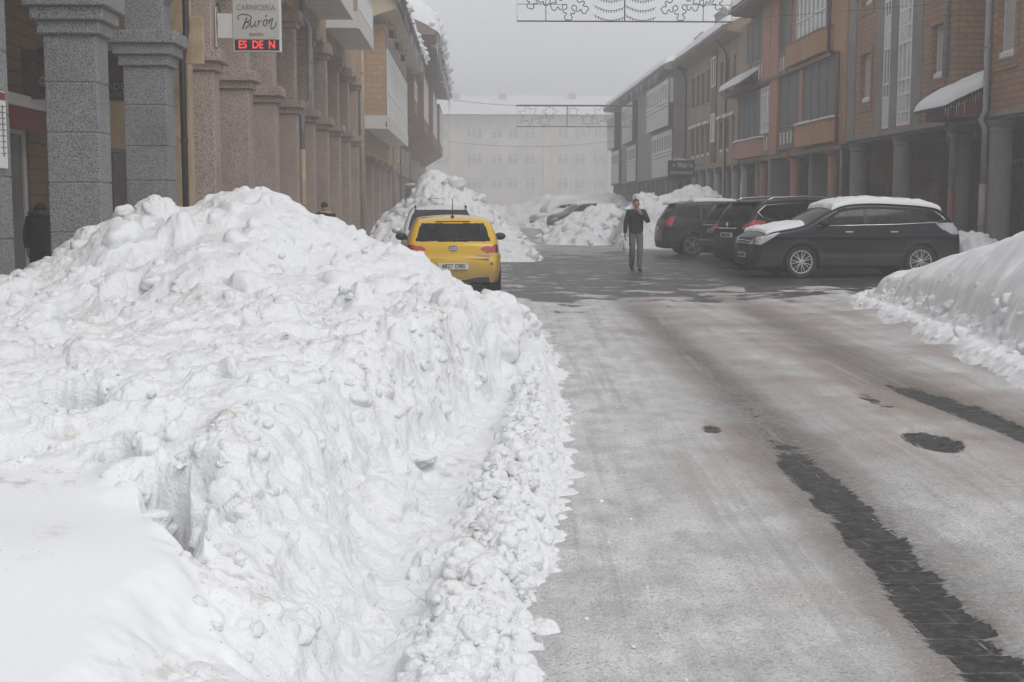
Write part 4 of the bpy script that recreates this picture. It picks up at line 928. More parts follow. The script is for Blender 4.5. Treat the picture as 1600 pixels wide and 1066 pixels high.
m = MB(); m.bbox(13.7, 14.6, 45.22, 45.33, .15, 2.35, .01); m.bbox(14.75, 15.35, 45.22, 45.33, .15, 2.35, .01); m.build('doors', BROWNF, rb)
pipe(rb, [(13.1, 35.8, 12), (13.1, 35.8, 5.1)], PIPEG, .075); pipe(rb, [(12.95, 35.0, 3.85), (12.92, 35.0, 3.62), (13.12, 35.0, 3.45), (13.12, 35.0, 2.0)], PIPEG, .075); pipe(rb, [(13.12, 35.0, 2.0), (13.12, 35.0, 0)], PIPER, .08)
pipe(rb, [(13.1, 32.82, 12), (13.1, 32.82, 3.95), (12.98, 32.8, 3.72), (13.10, 32.8, 3.5), (13.10, 32.8, 2.1)], PIPEG, .08); pipe(rb, [(13.10, 32.8, 2.1), (13.10, 32.8, 0)], PIPEP, .095)
pipe(rb, [(13.08, 45.7, 3.7), (13.12, 45.7, 3.4), (13.12, 45.7, 0)], PIPEG, .06)
icicles(rb, [(12.92+.03*i, 35.0-.05, 3.75) for i in range(5)], .3, .6, 8)
# red canopy with snow
cp = empty('canopy', (13.2, 34.2, 3.8), 'dark red gabled canopy with an icicle fringe between two grey downpipes', 'canopy')
m = MB(); m.prism([(12.42, 3.82), (14.18, 3.82), (14.18, 4.95), (12.42, 4.12)], 33.05, 35.3, 'y'); m.build('canopy_body', RED, cp)
m = MB(); m.add([(12.12,33.0,4.02),(14.19,33.0,5.0),(14.19,35.34,5.0),(12.12,35.34,4.02),(12.12,33.0,4.10),(14.19,33.0,5.08),(14.19,35.34,5.08),(12.12,35.34,4.10)], [(0,3,2,1),(4,5,6,7),(0,1,5,4),(1,2,6,5),(2,3,7,6),(3,0,4,7)]); 
for k in range(24): m.tube([(12.14+.086*k, 32.97, 4.06+.0407*k), (12.14+.086*k, 33.04, 4.06+.0407*k)], .035, 6)
m.build('canopy_roof', DBROWN, cp)
icicles(cp, [(12.14+.07*k, 33.02, 4.02+.035*k) for k in range(16)], .08, .30, 9)
snow_sheet('canopy_snow', lambda U, V: (12.08+V*2.1, U, 4.10+V*.985), 32.98, 35.34, 0, .98, 60, 40, .30, 'smooth white snow load on the dark red canopy', amp=.05, seed=12, f=1.6)
# ---- orange building with bays
ob = empty('orange_building', (16, 54, 0), 'orange and coral building with shuttered bays, brick block nearer and tan block beyond', 'building', 'buildings on the right side')
m = MB(); m.box(13.25, 13.6, 45.42, 62, 3.72, 10.6); m.box(13.6, 22, 61.7, 62, 0, 10.6); m.build('facade_wall', ORANGE, ob)
m = MB(); m.box(13.12, 13.245, 45.42, 46.6, 3.72, 10.6); m.box(13.12, 13.245, 46.6, 47.1, 7.10, 10.6); m.build('corner_panel', ORANGE, ob)
def pxY(x, X=XR): return 2000*X/(x-740)
def bay(xa, xb, z0, z1, snowy=True, Xo=12.92, mt=ORANGE):
    ya, yb = pxY(xb, Xo), pxY(xa, Xo); n = 14; out = []
    for i in range(n+1):
        t_ = i/n; y = ya+(yb-ya)*t_; out.append((Xo + .26*max(0, 1-t_/.22)**2, y))
    m = MB(); m.prism([(13.24, ya)]+out+[(13.24, yb)], z0, z1, 'z'); o = m.build('bay_parapet', mt, ob)
    m = MB(); m.prism([(13.24, ya-.03)]+[(a-.04, b) for a, b in out]+[(13.24, yb+.03)], z1+.002, z1+.05, 'z'); m.build('coping', CONC, o)
    if snowy:
        m = MB(); pr = [(a+.0, b) for a, b in out]; m.prism([(13.2, ya)]+[(a-.03, b) for a, b in out]+[(13.2, yb)], z1+.052, z1+.11, 'z'); m.prism([(13.2, yb-.02)]+[(a+.06, b) for a, b in out[::-1]][:6], z1+.111, z1+.16, 'z'); m.build('coping_snow', SNOW_CAP, o)
    return o
bay(1238.5, 1302.7, 3.86, 4.68); bay(1142, 1185, 3.80, 4.58, True, 12.92, CORAL); bay(1222, 1287, 7.22, 8.08, False)
def shut(xa, xb, z0, z1, n, mt=SHUT_D, d=.03, frame=GREYF):
    ya, yb = pxY(xb), pxY(xa); m = MB(); m.box(13.245-d, 13.245, ya, yb, z0, z1); o = m.build('window', GLASS_D, ob)
    s_ = MB()
    for i in range(n): s_.box(13.245-d-.03, 13.245-d-.004, ya+(yb-ya)*i/n+.04, ya+(yb-ya)*(i+1)/n-.04, z0+.02, z1-.02)
    s_.build('shutter', mt, o)
    f_ = MB()
    for i in range(n+1): 
        y = ya+(yb-ya)*i/n; f_.box(13.245-d-.06, 13.245-d-.002, y-.035, y+.035, z0, z1)
    f_.box(13.245-d-.065, 13.245-d-.002, ya, yb, z1-.06, z1+.02); f_.box(13.245-d-.065, 13.245-d-.002, ya, yb, z0-.05, z0+.02); f_.build('frame', frame, o)
def base(xa, xb, z0, z1, n):
    ya, yb = pxY(xb), pxY(xa); m = MB(); m.box(13.17, 13.244, ya, yb, z0, z1); o = m.build('base_panel', DBROWN if 0 else GREYF, ob)
    for i in range(n): y = ya+(yb-ya)*(i+.5)/n; MB().box(13.14, 13.168, y-.14, y+.10, z0+.10, z1-.1).build('pale_slat', WHITEP, o)
    s_ = MB(); s_.box(13.12, 13.245, ya-.05, yb+.05, z0-.10, z0-.002); s_.box(13.12, 13.168, ya, yb, z1-.05, z1+.02); s_.build('ledge', GREYF, o)
def pier(xa, xb, z0, z1, mt=CORAL, d=.12, name='pier'):
    m = MB(); m.bbox(13.245-d, 13.244, pxY(xb), pxY(xa), z0, z1, .02); return m.build(name, mt, ob)
shut(1253, 1302, 4.8, 6.98, 4); pier(1247.5, 1252.5, 4.7, 7.1); pier(1242.5, 1247, 4.0, 7.1, BROWNF, .08, 'frame_post'); shut(1216.5, 1242, 4.86, 6.98, 2); base(1216.5, 1238, 4.02, 4.74, 4)
pier(1204.5, 1216, 3.74, 10.5, CORAL, .2); window(ob, 1, 13.2, pxY(1204), pxY(1187), 4.78, 6.85, 3, 1, WHITEF, GLASS_L, .06, .06, bars=[.24, .84]); base(1187, 1204, 3.92, 4.72, 4)
shut(1153, 1185.5, 4.7, 6.85, 4); pier(1147.5, 1152.5, 4.0, 6.9, TANW); pier(1185.6, 1187, 3.9, 7.0, BROWNF, .1, 'frame_post')
shut(1163.5, 1171, 8.25, 10.2, 1, SHUT_D); pier(1162, 1171.5, 7.1, 8.15, CORAL, .2); shut(1172, 1190, 8.2, 10.4, 2); base(1172, 1190, 7.22, 8.1, 4); pier(1191, 1203.5, 7.0, 10.6, CORAL, .2)
window(ob, 1, 13.2, pxY(1214.5), pxY(1205), 8.05, 10.1, 2, 1, WHITEF, GLASS_L, .06, .06, bars=[.30]); shut(1215.5, 1227, 8.0, 10.4, 1); base(1204, 1224, 7.15, 7.92, 4)
pier(1228, 1233, 8.1, 10.5, BROWNF, .1, 'frame_post'); pier(1234, 1240, 8.1, 10.5, CORAL, .1)
window(ob, 1, 13.2, pxY(1286.5), pxY(1241), 8.14, 10.4, 7, 1, WHITEF, GLASS_L, .08, .07, bars=[.33], name='gallery_window')
pipe(ob, [(12.98, pxY(1289.5, 12.98), 10.5), (12.98, pxY(1289.5, 12.98), 7.1)], BROWNF, .07); pipe(ob, [(12.98, pxY(1305, 12.98), 7.0), (12.98, pxY(1305, 12.98), 3.7)], BROWNF, .07)
m = MB(); m.box(13.0, 22, 45.42, 62, 3.55, 3.715); m.box(13.0, 13.243, 47.1, 62, 6.98, 7.10); m.build('soffit', BROWNF, ob)
columns(ob, [(13.35, 58.9), (13.35, 53.2), (13.35, 47.5)], .20, 3.55, CORAL, .22)
for (x0, x1, yy) in ((13.55, 14.35, 61.0), (13.05, 13.95, 56.4), (13.3, 14.2, 50.4)):
    m = MB(); m.bbox(x0, x1, yy, yy+.5, -.05, 3.55, .02); m.build('grey_pier', GREYW, ob)
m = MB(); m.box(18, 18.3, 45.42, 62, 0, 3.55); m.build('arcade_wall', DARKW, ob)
window(ob, 1, 18, 46.5, 60, .3, 2.8, 8, 1, GREYF, GLASS_D, .05, .07, name='shop_window')
m = MB(); m.bbox(14.5, 15.5, 54.0, 54.1, 2.1, 3.1, .01); m.build('hanging_panel', mat('blue_grey_panel', (.30,.33,.40), .5, .05, 2, 0), ob)
for yy in (63.2, 59.0, 53.2): pipe(ob, [(13.0, yy, 3.75), (13.0, yy-.3, 3.55), (13.4, yy-.6, 3.45), (13.4, yy-.6, 0)], DBROWN, .05)
m = MB(); m.add([(12.25,45.4,10.45),(13.3,45.4,10.35),(13.3,61.6,10.35),(12.25,61.6,10.45),(12.2,45.4,10.72),(18,45.4,13.4),(18,61.6,13.4),(12.2,61.6,10.72)], [(0,3,2,1),(4,5,6,7),(0,1,5,4),(1,2,6,5),(2,3,7,6),(3,0,4,7)]); m.build('roof', BROWNF, ob)
m = MB(); m.tube([(12.2, 45.4, 10.62), (12.2, 61.8, 10.62)], .09, 8); m.build('gutter', GUTTER, ob)
m = MB(); m.add([(12.3,59.8,7.12),(13.24,59.8,7.75),(13.24,65,7.75),(12.3,65,7.12),(12.3,59.8,7.2),(13.24,59.8,7.83),(13.24,65,7.83),(12.3,65,7.2)], [(0,3,2,1),(4,5,6,7),(0,1,5,4),(1,2,6,5),(2,3,7,6),(3,0,4,7)]); m.box(12.5, 13.24, 60, 64.9, 6.9, 7.1); m.build('lean_to_roof', BROWNF, ob)
snow_sheet('roof_snow', lambda U, V: (12.3+V*.95, U, 7.2+V*.63), 59.8, 65, 0, 1, 40, 16, .22, 'snow strip on the small lean-to roof at the far end of the orange building', amp=.03, seed=15)
def r_roof_snow(x0, z0, slope, y0, y1, W, th_, label, seed):
    return snow_sheet('roof_snow', lambda U, V: (x0+V-.1, U, z0+(V-.1)*slope), y0, y1, 0, W, int((y1-y0)/.25), 34, th_, label, amp=.10, seed=seed, f=1.)
r_roof_snow(12.2, 10.76, .462, 45.5, 61.8, 5.5, .55, 'snow cover on the roof of the orange building', 21)
# ---- tan building beyond
ta = empty('tan_building', (16, 73, 0), 'foggy tan building with narrow dark windows and a row of pale round columns', 'building', 'buildings on the right side')
nar = [(pxY(c+2.4), pxY(c-2.4)) for c in (1080, 1087.5, 1095, 1103.5, 1124, 1134, 1144)]
holes = [(a, b, 4.35, 5.95) for a, b in nar]+[(a, b, 7.35, 9.1) for a, b in nar]
m = MB(); wall_open(m, 1, XR, .35, 62.01, 80, 3.6, 10.2, holes); m.build('facade_wall', OLIVE, ta)
for (a, b) in nar:
    window(ta, 1, XR, a, b, 4.35, 5.95, 1, 1, BROWNF, GLASS_D, -.15, .07, snow=-.02); window(ta, 1, XR, a, b, 7.35, 9.1, 1, 1, BROWNF, GLASS_D, -.15, .07)
    m = MB(); m.box(13.0, 13.195, a, b, 6.02, 6.1); o = m.build('window_hood', CONC, ta); m = MB(); m.prism([(13.0, 6.102), (13.19, 6.102), (13.19, 6.32), (13.06, 6.28), (12.99, 6.16)], a, b, 'y'); m.build('hood_snow', SNOW_CAP, o)
m = MB(); m.box(13.14, 13.198, 70.0, 71.45, 3.9, 10.1); m.build('stair_strip', BROWNF, ta)
window(ta, 1, 13.13, 70.1, 71.35, 5.0, 6.55, 2, 1, WHITEF, GLASS_L, .03, .1); window(ta, 1, 13.13, 70.1, 71.35, 8.0, 9.6, 2, 1, WHITEF, GLASS_D, .03, .1)
columns(ta, [(13.5, 63.6+2.42*k) for k in range(7)], .24, 3.6, mat('pale_column', (.36,.35,.34), .9, .1, .7, .2, 20, dirt=.3), .05)
m = MB(); m.box(17, 17.3, 62.01, 80, 0, 3.6); m.box(13.3, 17, 62.05, 80, 3.4, 3.59); m.build('arcade_wall', DARKW, ta)
for yy in (66.9, 79.5): pipe(ta, [(12.5, yy, 10.1), (12.9, yy, 9.6), (13.08, yy, 9.3), (13.08, yy, 0)], DBROWN, .05)
def rroof(parent, x0, z0, y0, y1, mt):
    m = MB(); m.add([(x0+.05,y0,z0-.28),(13.5,y0,z0-.45),(13.5,y1,z0-.45),(x0+.05,y1,z0-.28),(x0,y0,z0),(19,y0,z0+2.6),(19,y1,z0+2.6),(x0,y1,z0)], [(0,3,2,1),(4,5,6,7),(0,1,5,4),(1,2,6,5),(2,3,7,6),(3,0,4,7)]); m.build('roof', mt, parent)
    m = MB(); m.tube([(x0, y0, z0-.1), (x0, y1, z0-.1)], .09, 8); m.build('gutter', GUTTER, parent)
rroof(ta, 12.35, 10.35, 63.5, 80, OLIVE); r_roof_snow(12.38, 10.40, .40, 63.6, 79.9, 6, .42, 'snow cover on the roof of the foggy tan building', 22)
for k, (xx, yy, hh) in enumerate(((14.4, 76.5, 13.2), (14.9, 79.0, 13.0), (14.9, 86.5, 13.1))):
    m = MB(); m.box(xx, xx+.75, yy, yy+.9, 10.8, hh-.5); m.box(xx-.06, xx+.81, yy-.06, yy+.96, hh-.5, hh-.38); m.prism([(xx-.02, hh-.38), (xx+.77, hh-.38), (xx+.375, hh)], yy, yy+.9, 'y')
    m.build('chimney', CONC, ta)
# ---- grey building with white galleries
gg = empty('gallery_building', (16, 98, 0), 'grey foggy building with white glazed galleries beyond the tan one', 'building', 'buildings on the right side')
GRB = mat('grey_brown_render', (.29,.26,.24), .9, .1, .7, .2, 20, dirt=.3)  # lightened to fade more with distance, haze put into the render colour
m = MB(); m.box(12.4, 20, 80.02, 116, 3.3, 10.0); m.build('facade_wall', GRB, gg)
def gallery(y0, y1, X, z0, z1, zs, n):
    m = MB(); m.box(X, 12.395, y0, y1, z0, z1); o = m.build('gallery_box', BROWNF, gg)
    m = MB(); m.box(X-.03, X-.002, y0+.02, y1, z0+.02, zs-.02); m.build('white_panel', WHITEP, o)
    window(o, 1, X, y0+.05, y1-.05, zs+.02, z1-.05, n, 1, WHITEF, GLASS_D, .06, .13, bars=[.2, .85], name='gallery_window')
gallery(80.1, 90, 12.1, 6.5, 9.4, 7.7, 8); gallery(80.1, 89, 12.35, 3.4, 6.3, 4.7, 8); gallery(97.5, 104, 12.0, 6.4, 9.4, 7.7, 5); gallery(97.5, 103, 12.3, 3.4, 6.2, 4.7, 5); gallery(109, 114.5, 11.9, 6.4, 9.4, 7.7, 4); gallery(108, 113.5, 12.2, 3.4, 6.2, 4.7, 4)
m = MB(); m.box(12.15, 12.38, 80.02, 80.08, 7.9, 9.4); m.build('side_window', WHITEF, gg)
for k in range(15):
    m = MB(); y = 81+2.4*k; m.box(12.5, 12.95, y, y+.45, -.05, 3.3); m.build('pillar', GREYW, gg)
m = MB(); m.box(16, 16.3, 80.02, 116, 0, 3.3); m.build('arcade_wall', DARKW, gg)
rroof(gg, 11.75, 10.2, 80.02, 116.5, GRB); r_roof_snow(11.8, 10.25, .40, 80.2, 116.3, 6, .4, 'thin snow edge on the roof of the grey gallery building', 24)
icicles(gg, [(11.8, 82+34*random.random(), 10.0) for _ in range(40)], .3, 1.2, 12)
# hanging restaurant sign
rs = empty('restaurant_sign', (12.1, 75, 3.2), 'dark hanging restaurant sign with old style white lettering and snow on top', 'sign')
m = MB(); m.bbox(11.35, 12.9, 75, 75.25, 3.18, 4.16, .02); m.build('board', mat('dark_board', (.035,.030,.028), .5, .1, 2, 0), rs)
SL = mat('sign_lettering', (.60,.60,.60), .6, .02, 2, 0)
text_obj('lettering', 'el', .26, SL, (11.70, 74.985, 3.88), (R(90), 0, 0), rs, bold=.006, sx=.9); text_obj('lettering', 'Mesón', .42, SL, (12.35, 74.985, 3.88), (R(90), 0, 0), rs, bold=.016, sx=.80)
text_obj('lettering', 'RESTAURANTE', .215, SL, (12.13, 74.985, 3.44), (R(90), 0, 0), rs, bold=.007, sx=.92)
m = MB(); m.prism([(11.6, 4.165), (12.5, 4.165), (12.4, 4.24), (12.0, 4.30), (11.75, 4.25)], 75.02, 75.23, 'y'); m.build('sign_snow', SNOW_CAP, rs)
m = MB(); m.box(12.9, 13.4, 75.1, 75.15, 3.9, 3.96); m.build('bracket', GREYF, rs)

# ---------------------------------------------------------------- far end of the street
eb = empty('end_building', (8, 165, 0), 'long pale block with rows of white windows closing the street in the fog', 'building', 'buildings across the far end')
PINKR = mat('pink_render', (.52,.45,.41), .9, .1, .4, .2, 10, dirt=.2)  # wall tone paled towards the fog, so part of the fade is colour
m = MB(); m.box(-14, 33, 160, 172, 0, 12.6); m.build('facade_wall', PINKR, eb)
for (x0, x1) in ((-2.9, -2.2), (8.7, 9.5), (16.6, 17.4)): m = MB(); m.box(x0, x1, 159.8, 159.995, 0, 12.6); m.build('downpipe_recess', CREAM, eb)
GLASS_FOG = glass_mat('fog_faded_pane', (.27,.25,.235), (.38,.35,.33), .4)  # mid-tone panes: fog fade painted into the glass colour
def fwin(parent, x0, x1, z0, z1, n, Y=160):
    m = MB(); f_ = .09
    m.box(x0, x1, Y-.08, Y-.003, z0, z0+f_); m.box(x0, x1, Y-.08, Y-.003, z1-f_, z1); m.box(x0, x1, Y-.085, Y-.003, z0+(z1-z0)*.7, z0+(z1-z0)*.7+f_)
    for i in range(n+1): xc = x0+(x1-x0)*i/n; m.box(xc-.05, xc+.05, Y-.09, Y-.003, z0+f_, z1-f_)
    o = m.build('window', WHITEP, parent); m = MB(); m.box(x0+.05, x1-.05, Y-.04, Y-.001, z0+.05, z1-.05); m.build('pane', GLASS_FOG, o)
for z0 in (3.4, 6.4, 9.6):
    for (x0, x1, n) in ((-7.5,-6,2), (-4.7,-3.1,2), (-.9,1.1,3), (2.2,3.6,2), (4.2,5.6,2), (6.3,7.7,2), (10.4,11.8,2), (12.5,13.9,2), (14.9,16.5,3), (17.8,19.4,2), (22,23.6,2)): fwin(eb, x0, x1, z0+.1, z0+1.6, n)
m = MB(); m.add([(-15,159,12.62),(34,159,12.62),(34,173,12.62),(-15,173,12.62),(-12,166,15.4),(31,166,15.4)], [(0,3,2,1),(0,1,5,4),(2,3,4,5),(1,2,5),(3,0,4)]); m.build('roof', BROWNF, eb)
for xx in (-2.6, 3.2, 12): m = MB(); m.box(xx, xx+.9, 163, 164, 13.5, 15.6); m.build('chimney', CREAM, eb)
ers = snow_sheet('roof_snow', lambda U, V: (U, 158.9+V*7, 12.65+V*2.75), -15, 34, 0, 1, 110, 14, .55, 'snow covered roof of the pale block closing the street', amp=.12, seed=30, f=.4)
EBK = 1.62
eb.scale = (EBK, EBK, EBK); eb.location = (eb.location.x*EBK, eb.location.y*EBK, CAMZ*(1-EBK))
ers.scale = (EBK, EBK, EBK); ers.location = (ers.location.x*EBK, ers.location.y*EBK, CAMZ*(1-EBK)+ers.location.z*EBK)
kb = empty('porch_hut', (13.6, 200, 0), 'small gabled hut with a snowy roof faint in the fog before the end block', 'hut')
m = MB(); m.prism([(9.8, 0), (17.4, 0), (17.4, 3.6), (13.6, 5.1), (9.8, 3.6)], 200, 206, 'y'); m.build('hut_wall', PINKR, kb)
m = MB(); m.prism([(9.4, 3.45), (13.6, 5.1), (17.8, 3.45), (17.8, 3.75), (13.6, 5.4), (9.4, 3.75)], 199.6, 206.4, 'y'); m.build('hut_roof', SNOW_CAP, kb)
m = MB(); m.box(12.4, 14.8, 199.9, 199.995, 0, 2.4); m.build('door', GREYW, kb)
kb.scale = (1.3, 1.3, 1.3); kb.location = (kb.location.x*1.3, kb.location.y*1.3, CAMZ*(1-1.3))
# kiosk roof seen over the left heap
kk_ = empty('kiosk', (-4, 96, 0), 'small dark flat roofed kiosk peeping over the tall left heap', 'kiosk')
m = MB(); m.box(-4.9, -2.2, 94, 98, 0, 2.7); m.build('kiosk_wall', GREYF, kk_); m = MB(); m.box(-5.0, -1.9, 93.7, 98.3, 2.71, 3.0); m.build('kiosk_roof', GREYW, kk_)
snow_sheet('roof_snow', lambda U, V: (U, 93.8+V*4.4, 3.01+V*0), -5, -1.9, 0, 1, 20, 20, .15, 'thin snow on the flat kiosk roof', amp=.02, seed=31)

# ---------------------------------------------------------------- light arches over the street
WIRE = mat('dark_wire', (.05,.05,.05), .6, .1, 2, 0); FRM = mat('light_frame', (.10,.10,.10), .5, .1, 2, 0)
def star(cx, cz, r, rot, Y, k=6, inner=.48):
    return [(cx+(r if i % 2 == 0 else r*inner)*math.sin(rot+i*math.pi/k), Y, cz+(r if i % 2 == 0 else r*inner)*math.cos(rot+i*math.pi/k)) for i in range(2*k)]
def snowflake(cx, cz, r, Y, rot):
    arm = [(.26,.15),(.40,.09),(.47,.15),(.50,.25),(.60,.28),(.66,.20),(.63,.10),(.72,.10),(.80,.18),(.90,.17),(.97,.08),(.93,0)]
    arm = arm + [(u, -v) for u, v in arm[::-1][1:]]; pts = []
    for k in range(6):
        a = rot+k*math.pi/3
        for (u, v) in arm[::-1]: pts.append((cx+r*(u*math.sin(a)+v*math.cos(a)), Y, cz+r*(u*math.cos(a)-v*math.sin(a))))
    pts = pts; out = []; n = len(pts)
    for i in range(n):                                              # rounded like bent rod
        a, b = Vector(pts[i]), Vector(pts[(i+1) % n]); out += [tuple(a.lerp(b, .25)), tuple(a.lerp(b, .75))]
    return out
def garland(mw, p, q, sag):
    pts = [(p[0]+(q[0]-p[0])*k/24, p[1], p[2]+(q[2]-p[2])*k/24-sag*math.sin(math.pi*k/24)) for k in range(25)]; mw.tube(pts, .006, 4)
    for k in range(2, 24, 2): mw.tube([pts[k], (pts[k][0], pts[k][1], pts[k][2]-.05)], .010, 4)
def frame_rect(m, x0, x1, z0, z1, Y, posts, r):
    m.tube([(x0,Y,z0),(x1,Y,z0),(x1,Y,z1),(x0,Y,z1)], r, 6, closed=True)
    for x in posts: m.tube([(x, Y, z0), (x, Y, z1)], r*.9, 6)
Y = 30.; a = P(808, 33, Y); b_ = P(1143, 33, Y); xm = P(976, 33, Y).x; z0, z1 = a.z, a.z+1.25
d1 = empty('light_decoration', ((a.x+b_.x)/2, Y, z0), 'near street light decoration with wire snowflakes and bulb garlands', 'light decoration', 'light decorations over the street')
m = MB(); frame_rect(m, a.x, b_.x, z0, z1, Y, [xm], .017); 
for x in (a.x+.66, b_.x-.66): m.tube([(x, Y, z0), (x, Y, z1)], .010, 5)
m.tube([(a.x, Y, z0+.38), (a.x+1.1, Y, z0+.38)], .008, 5); m.tube([(b_.x-1.1, Y, z0+.38), (b_.x, Y, z0+.38)], .008, 5); m.build('frame', FRM, d1)
for (cx, cz, r, rt) in ((a.x+.42, z0+.70, .46, .3), (a.x+1.22, z0+.50, .50, .1), (b_.x-.42, z0+.70, .46, -.3), (b_.x-1.22, z0+.50, .50, -.1)):
    m = MB(); m.tube(snowflake(cx, cz, r, Y-.01, rt), .012, 5, closed=True); m.build('wire_snowflake', FRM, d1)
for k, (s0, s1) in enumerate(((a.x+1.75, xm), (xm, b_.x-1.75))):
    m = MB()
    for j in range(5): garland(m, (s0, Y, z0+.16+.21*j), (s1, Y, z0+.10+.22*j), .10)
    m.build('bulb_garland', WIRE, d1)
Y = 70.; a = P(807, 198, Y); b_ = P(990, 199, Y); xm = P(886, 198, Y).x; z0, z1 = a.z, P(807, 165, Y).z
d2 = empty('light_decoration', ((a.x+b_.x)/2, Y, z0), 'far street light decoration with wire stars fading in the fog', 'light decoration', 'light decorations over the street')
m = MB(); frame_rect(m, a.x, b_.x, z0, z1, Y, [xm], .024); m.tube([(a.x, Y, z1), (b_.x, Y, z1)], .045, 6); m.build('frame', FRM, d2)
for (cx, cz, r, rt) in ((.9,.62,.60,-.2), (1.75,.30,.38,.2), (2.05,.80,.42,.5), (3.3,.80,.36,.1), (4.1,.35,.42,0), (4.8,.62,.55,.3)):
    m = MB(); m.tube(star(a.x+cx-.25, z0+cz, r, rt, Y-.01), .017, 5, closed=True); m.build('wire_star', FRM, d2)
def wire(name, p, q, sag, r, label):
    pts = [tuple(Vector(p).lerp(Vector(q), k/20)-Vector((0, 0, sag*math.sin(math.pi*k/20)))) for k in range(21)]
    m = MB(); m.tube(pts, r, 5); tag(m.build(name, WIRE, None), label, 'wire', 'wires across the street')
wire('wire', P(706, 156, 70), (a.x, 70, z1), .05, .011, 'thin wire from the icicled left roof to the far star decoration'); wire('wire', (b_.x, 70, z1), (13.2, 70, z1+.05), .02, .011, 'thin wire from the far star decoration to the right facade')
wire('wire', P(700, 222, 100), P(985, 218, 100), .45, .012, 'long sagging wire across the foggy end of the street'); wire('wire', P(1143, 30, 30), (13.1, 31.5, 6.6), .03, .006, 'short wire from the near snowflake decoration to the brick facade')
wire('wire', P(808, -10, 30), (-5.0, 30, 7.2), .05, .006, 'short wire from the near snowflake decoration to the left facade')
# ================================================================ cars
def paint(name, col, rough=.25, metal=.0, coat=1., grime=.25):
    m, nt, b = new(name); p = N(nt, 'TexCoord').outputs['Object']
    z = N(nt, 'SeparateXYZ', {0: p}).outputs[2]; n1 = noise(nt, p, 5, 5, .65)
    g = math_(nt, 'MULTIPLY', ramp(nt, math_(nt, 'ADD', z, math_(nt, 'MULTIPLY', n1, .35)), .95, .45), grime)      # road salt low on the doors
    nt.links.new(mixc(nt, g, col, (.13, .125, .12)), b.inputs['Base Color'])
    nt.links.new(ramp(nt, g, 0, .3, rough, .65), b.inputs['Roughness']); b.inputs['Metallic'].default_value = metal
    b.inputs['Coat Weight'].default_value = coat*.45; b.inputs['Coat Roughness'].default_value = .12; b.inputs['Specular IOR Level'].default_value = .25
    return m
TYRE = mat('tyre_rubber', (.022,.022,.022), .85, .15, 6, .2); RIM = mat('alloy_rim', (.50,.50,.50), .35, .06, 3, 0, metal=.8)
PLASTIC = mat('black_plastic', (.020,.020,.021), .6, .1, 6, .1); CHROME = mat('chrome_trim', (.60,.60,.60), .22, .03, 3, 0, metal=.9); SEATM = mat('seat_fabric', (.035,.035,.037), .9, .1, 8, .1)
TAIL = mat('tail_lamp_red', (.42,.03,.035), .2, .1, 3, 0, coat=.6); TAILD = mat('tail_lamp_dark', (.10,.02,.025), .2, .2, 3, 0, coat=.6); LAMPW = mat('clear_lamp', (.42,.43,.44), .2, .2, 9, 0, coat=.6)
m_, nt, b = new('car_glass'); b.inputs['Base Color'].default_value = (.012,.013,.014,1); b.inputs['Roughness'].default_value = .06; b.inputs['Specular IOR Level'].default_value = .35
tr_ = N(nt, 'BsdfTransparent', {'Color': (.30,.31,.32,1)}); ms = N(nt, 'MixShader', {0: .45}); nt.links.new(b.outputs[0], ms.inputs[1]); nt.links.new(tr_.outputs[0], ms.inputs[2]); nt.links.new(ms.outputs[0], nt.nodes['Material Output'].inputs['Surface']); CARGLASS = m_
PLATE = mat('number_plate', (.55,.55,.54), .5, .03, 3, 0)
def poly_in(pts, x, z):
    c = np.zeros(x.shape, bool); n = len(pts)
    for i in range(n):
        x0, z0 = pts[i]; x1, z1 = pts[(i+1) % n]
        k = ((z0 > z) != (z1 > z)) & (x < (x1-x0)*(z-z0)/(z1-z0+1e-12)+x0); c ^= k
    return c
def smooth_line(pts, step):
    P_ = np.array(pts, float)
    for _ in range(2):                                              # corner cutting
        Q = [P_[0]]
        for i in range(len(P_)-1):
            a, b = P_[i], P_[i+1]; Q += [a*.8+b*.2, a*.2+b*.8]
        Q.append(P_[-1]); P_ = np.array(Q)
    d = np.r_[0, np.cumsum(np.hypot(*np.diff(P_, axis=0).T))]; n = int(d[-1]/step); u = np.linspace(0, d[-1], n)
    return np.interp(u, d, P_[:, 0]), np.interp(u, d, P_[:, 1])
def part_mesh(name, V, F, m, parent, off=None, smooth=True):
    used = np.unique(F); mp = np.zeros(len(V), int); mp[used] = np.arange(len(used)); W = V[used]
    if off is not None: W = W+off[used]
    me = bpy.data.meshes.new(name); me.from_pydata(W.tolist(), [], mp[F].tolist()); me.materials.append(m)
    if smooth: me.polygons.foreach_set('use_smooth', [True]*len(me.polygons))
    o = bpy.data.objects.new(name, me); COL.objects.link(o); o.parent = parent; return o
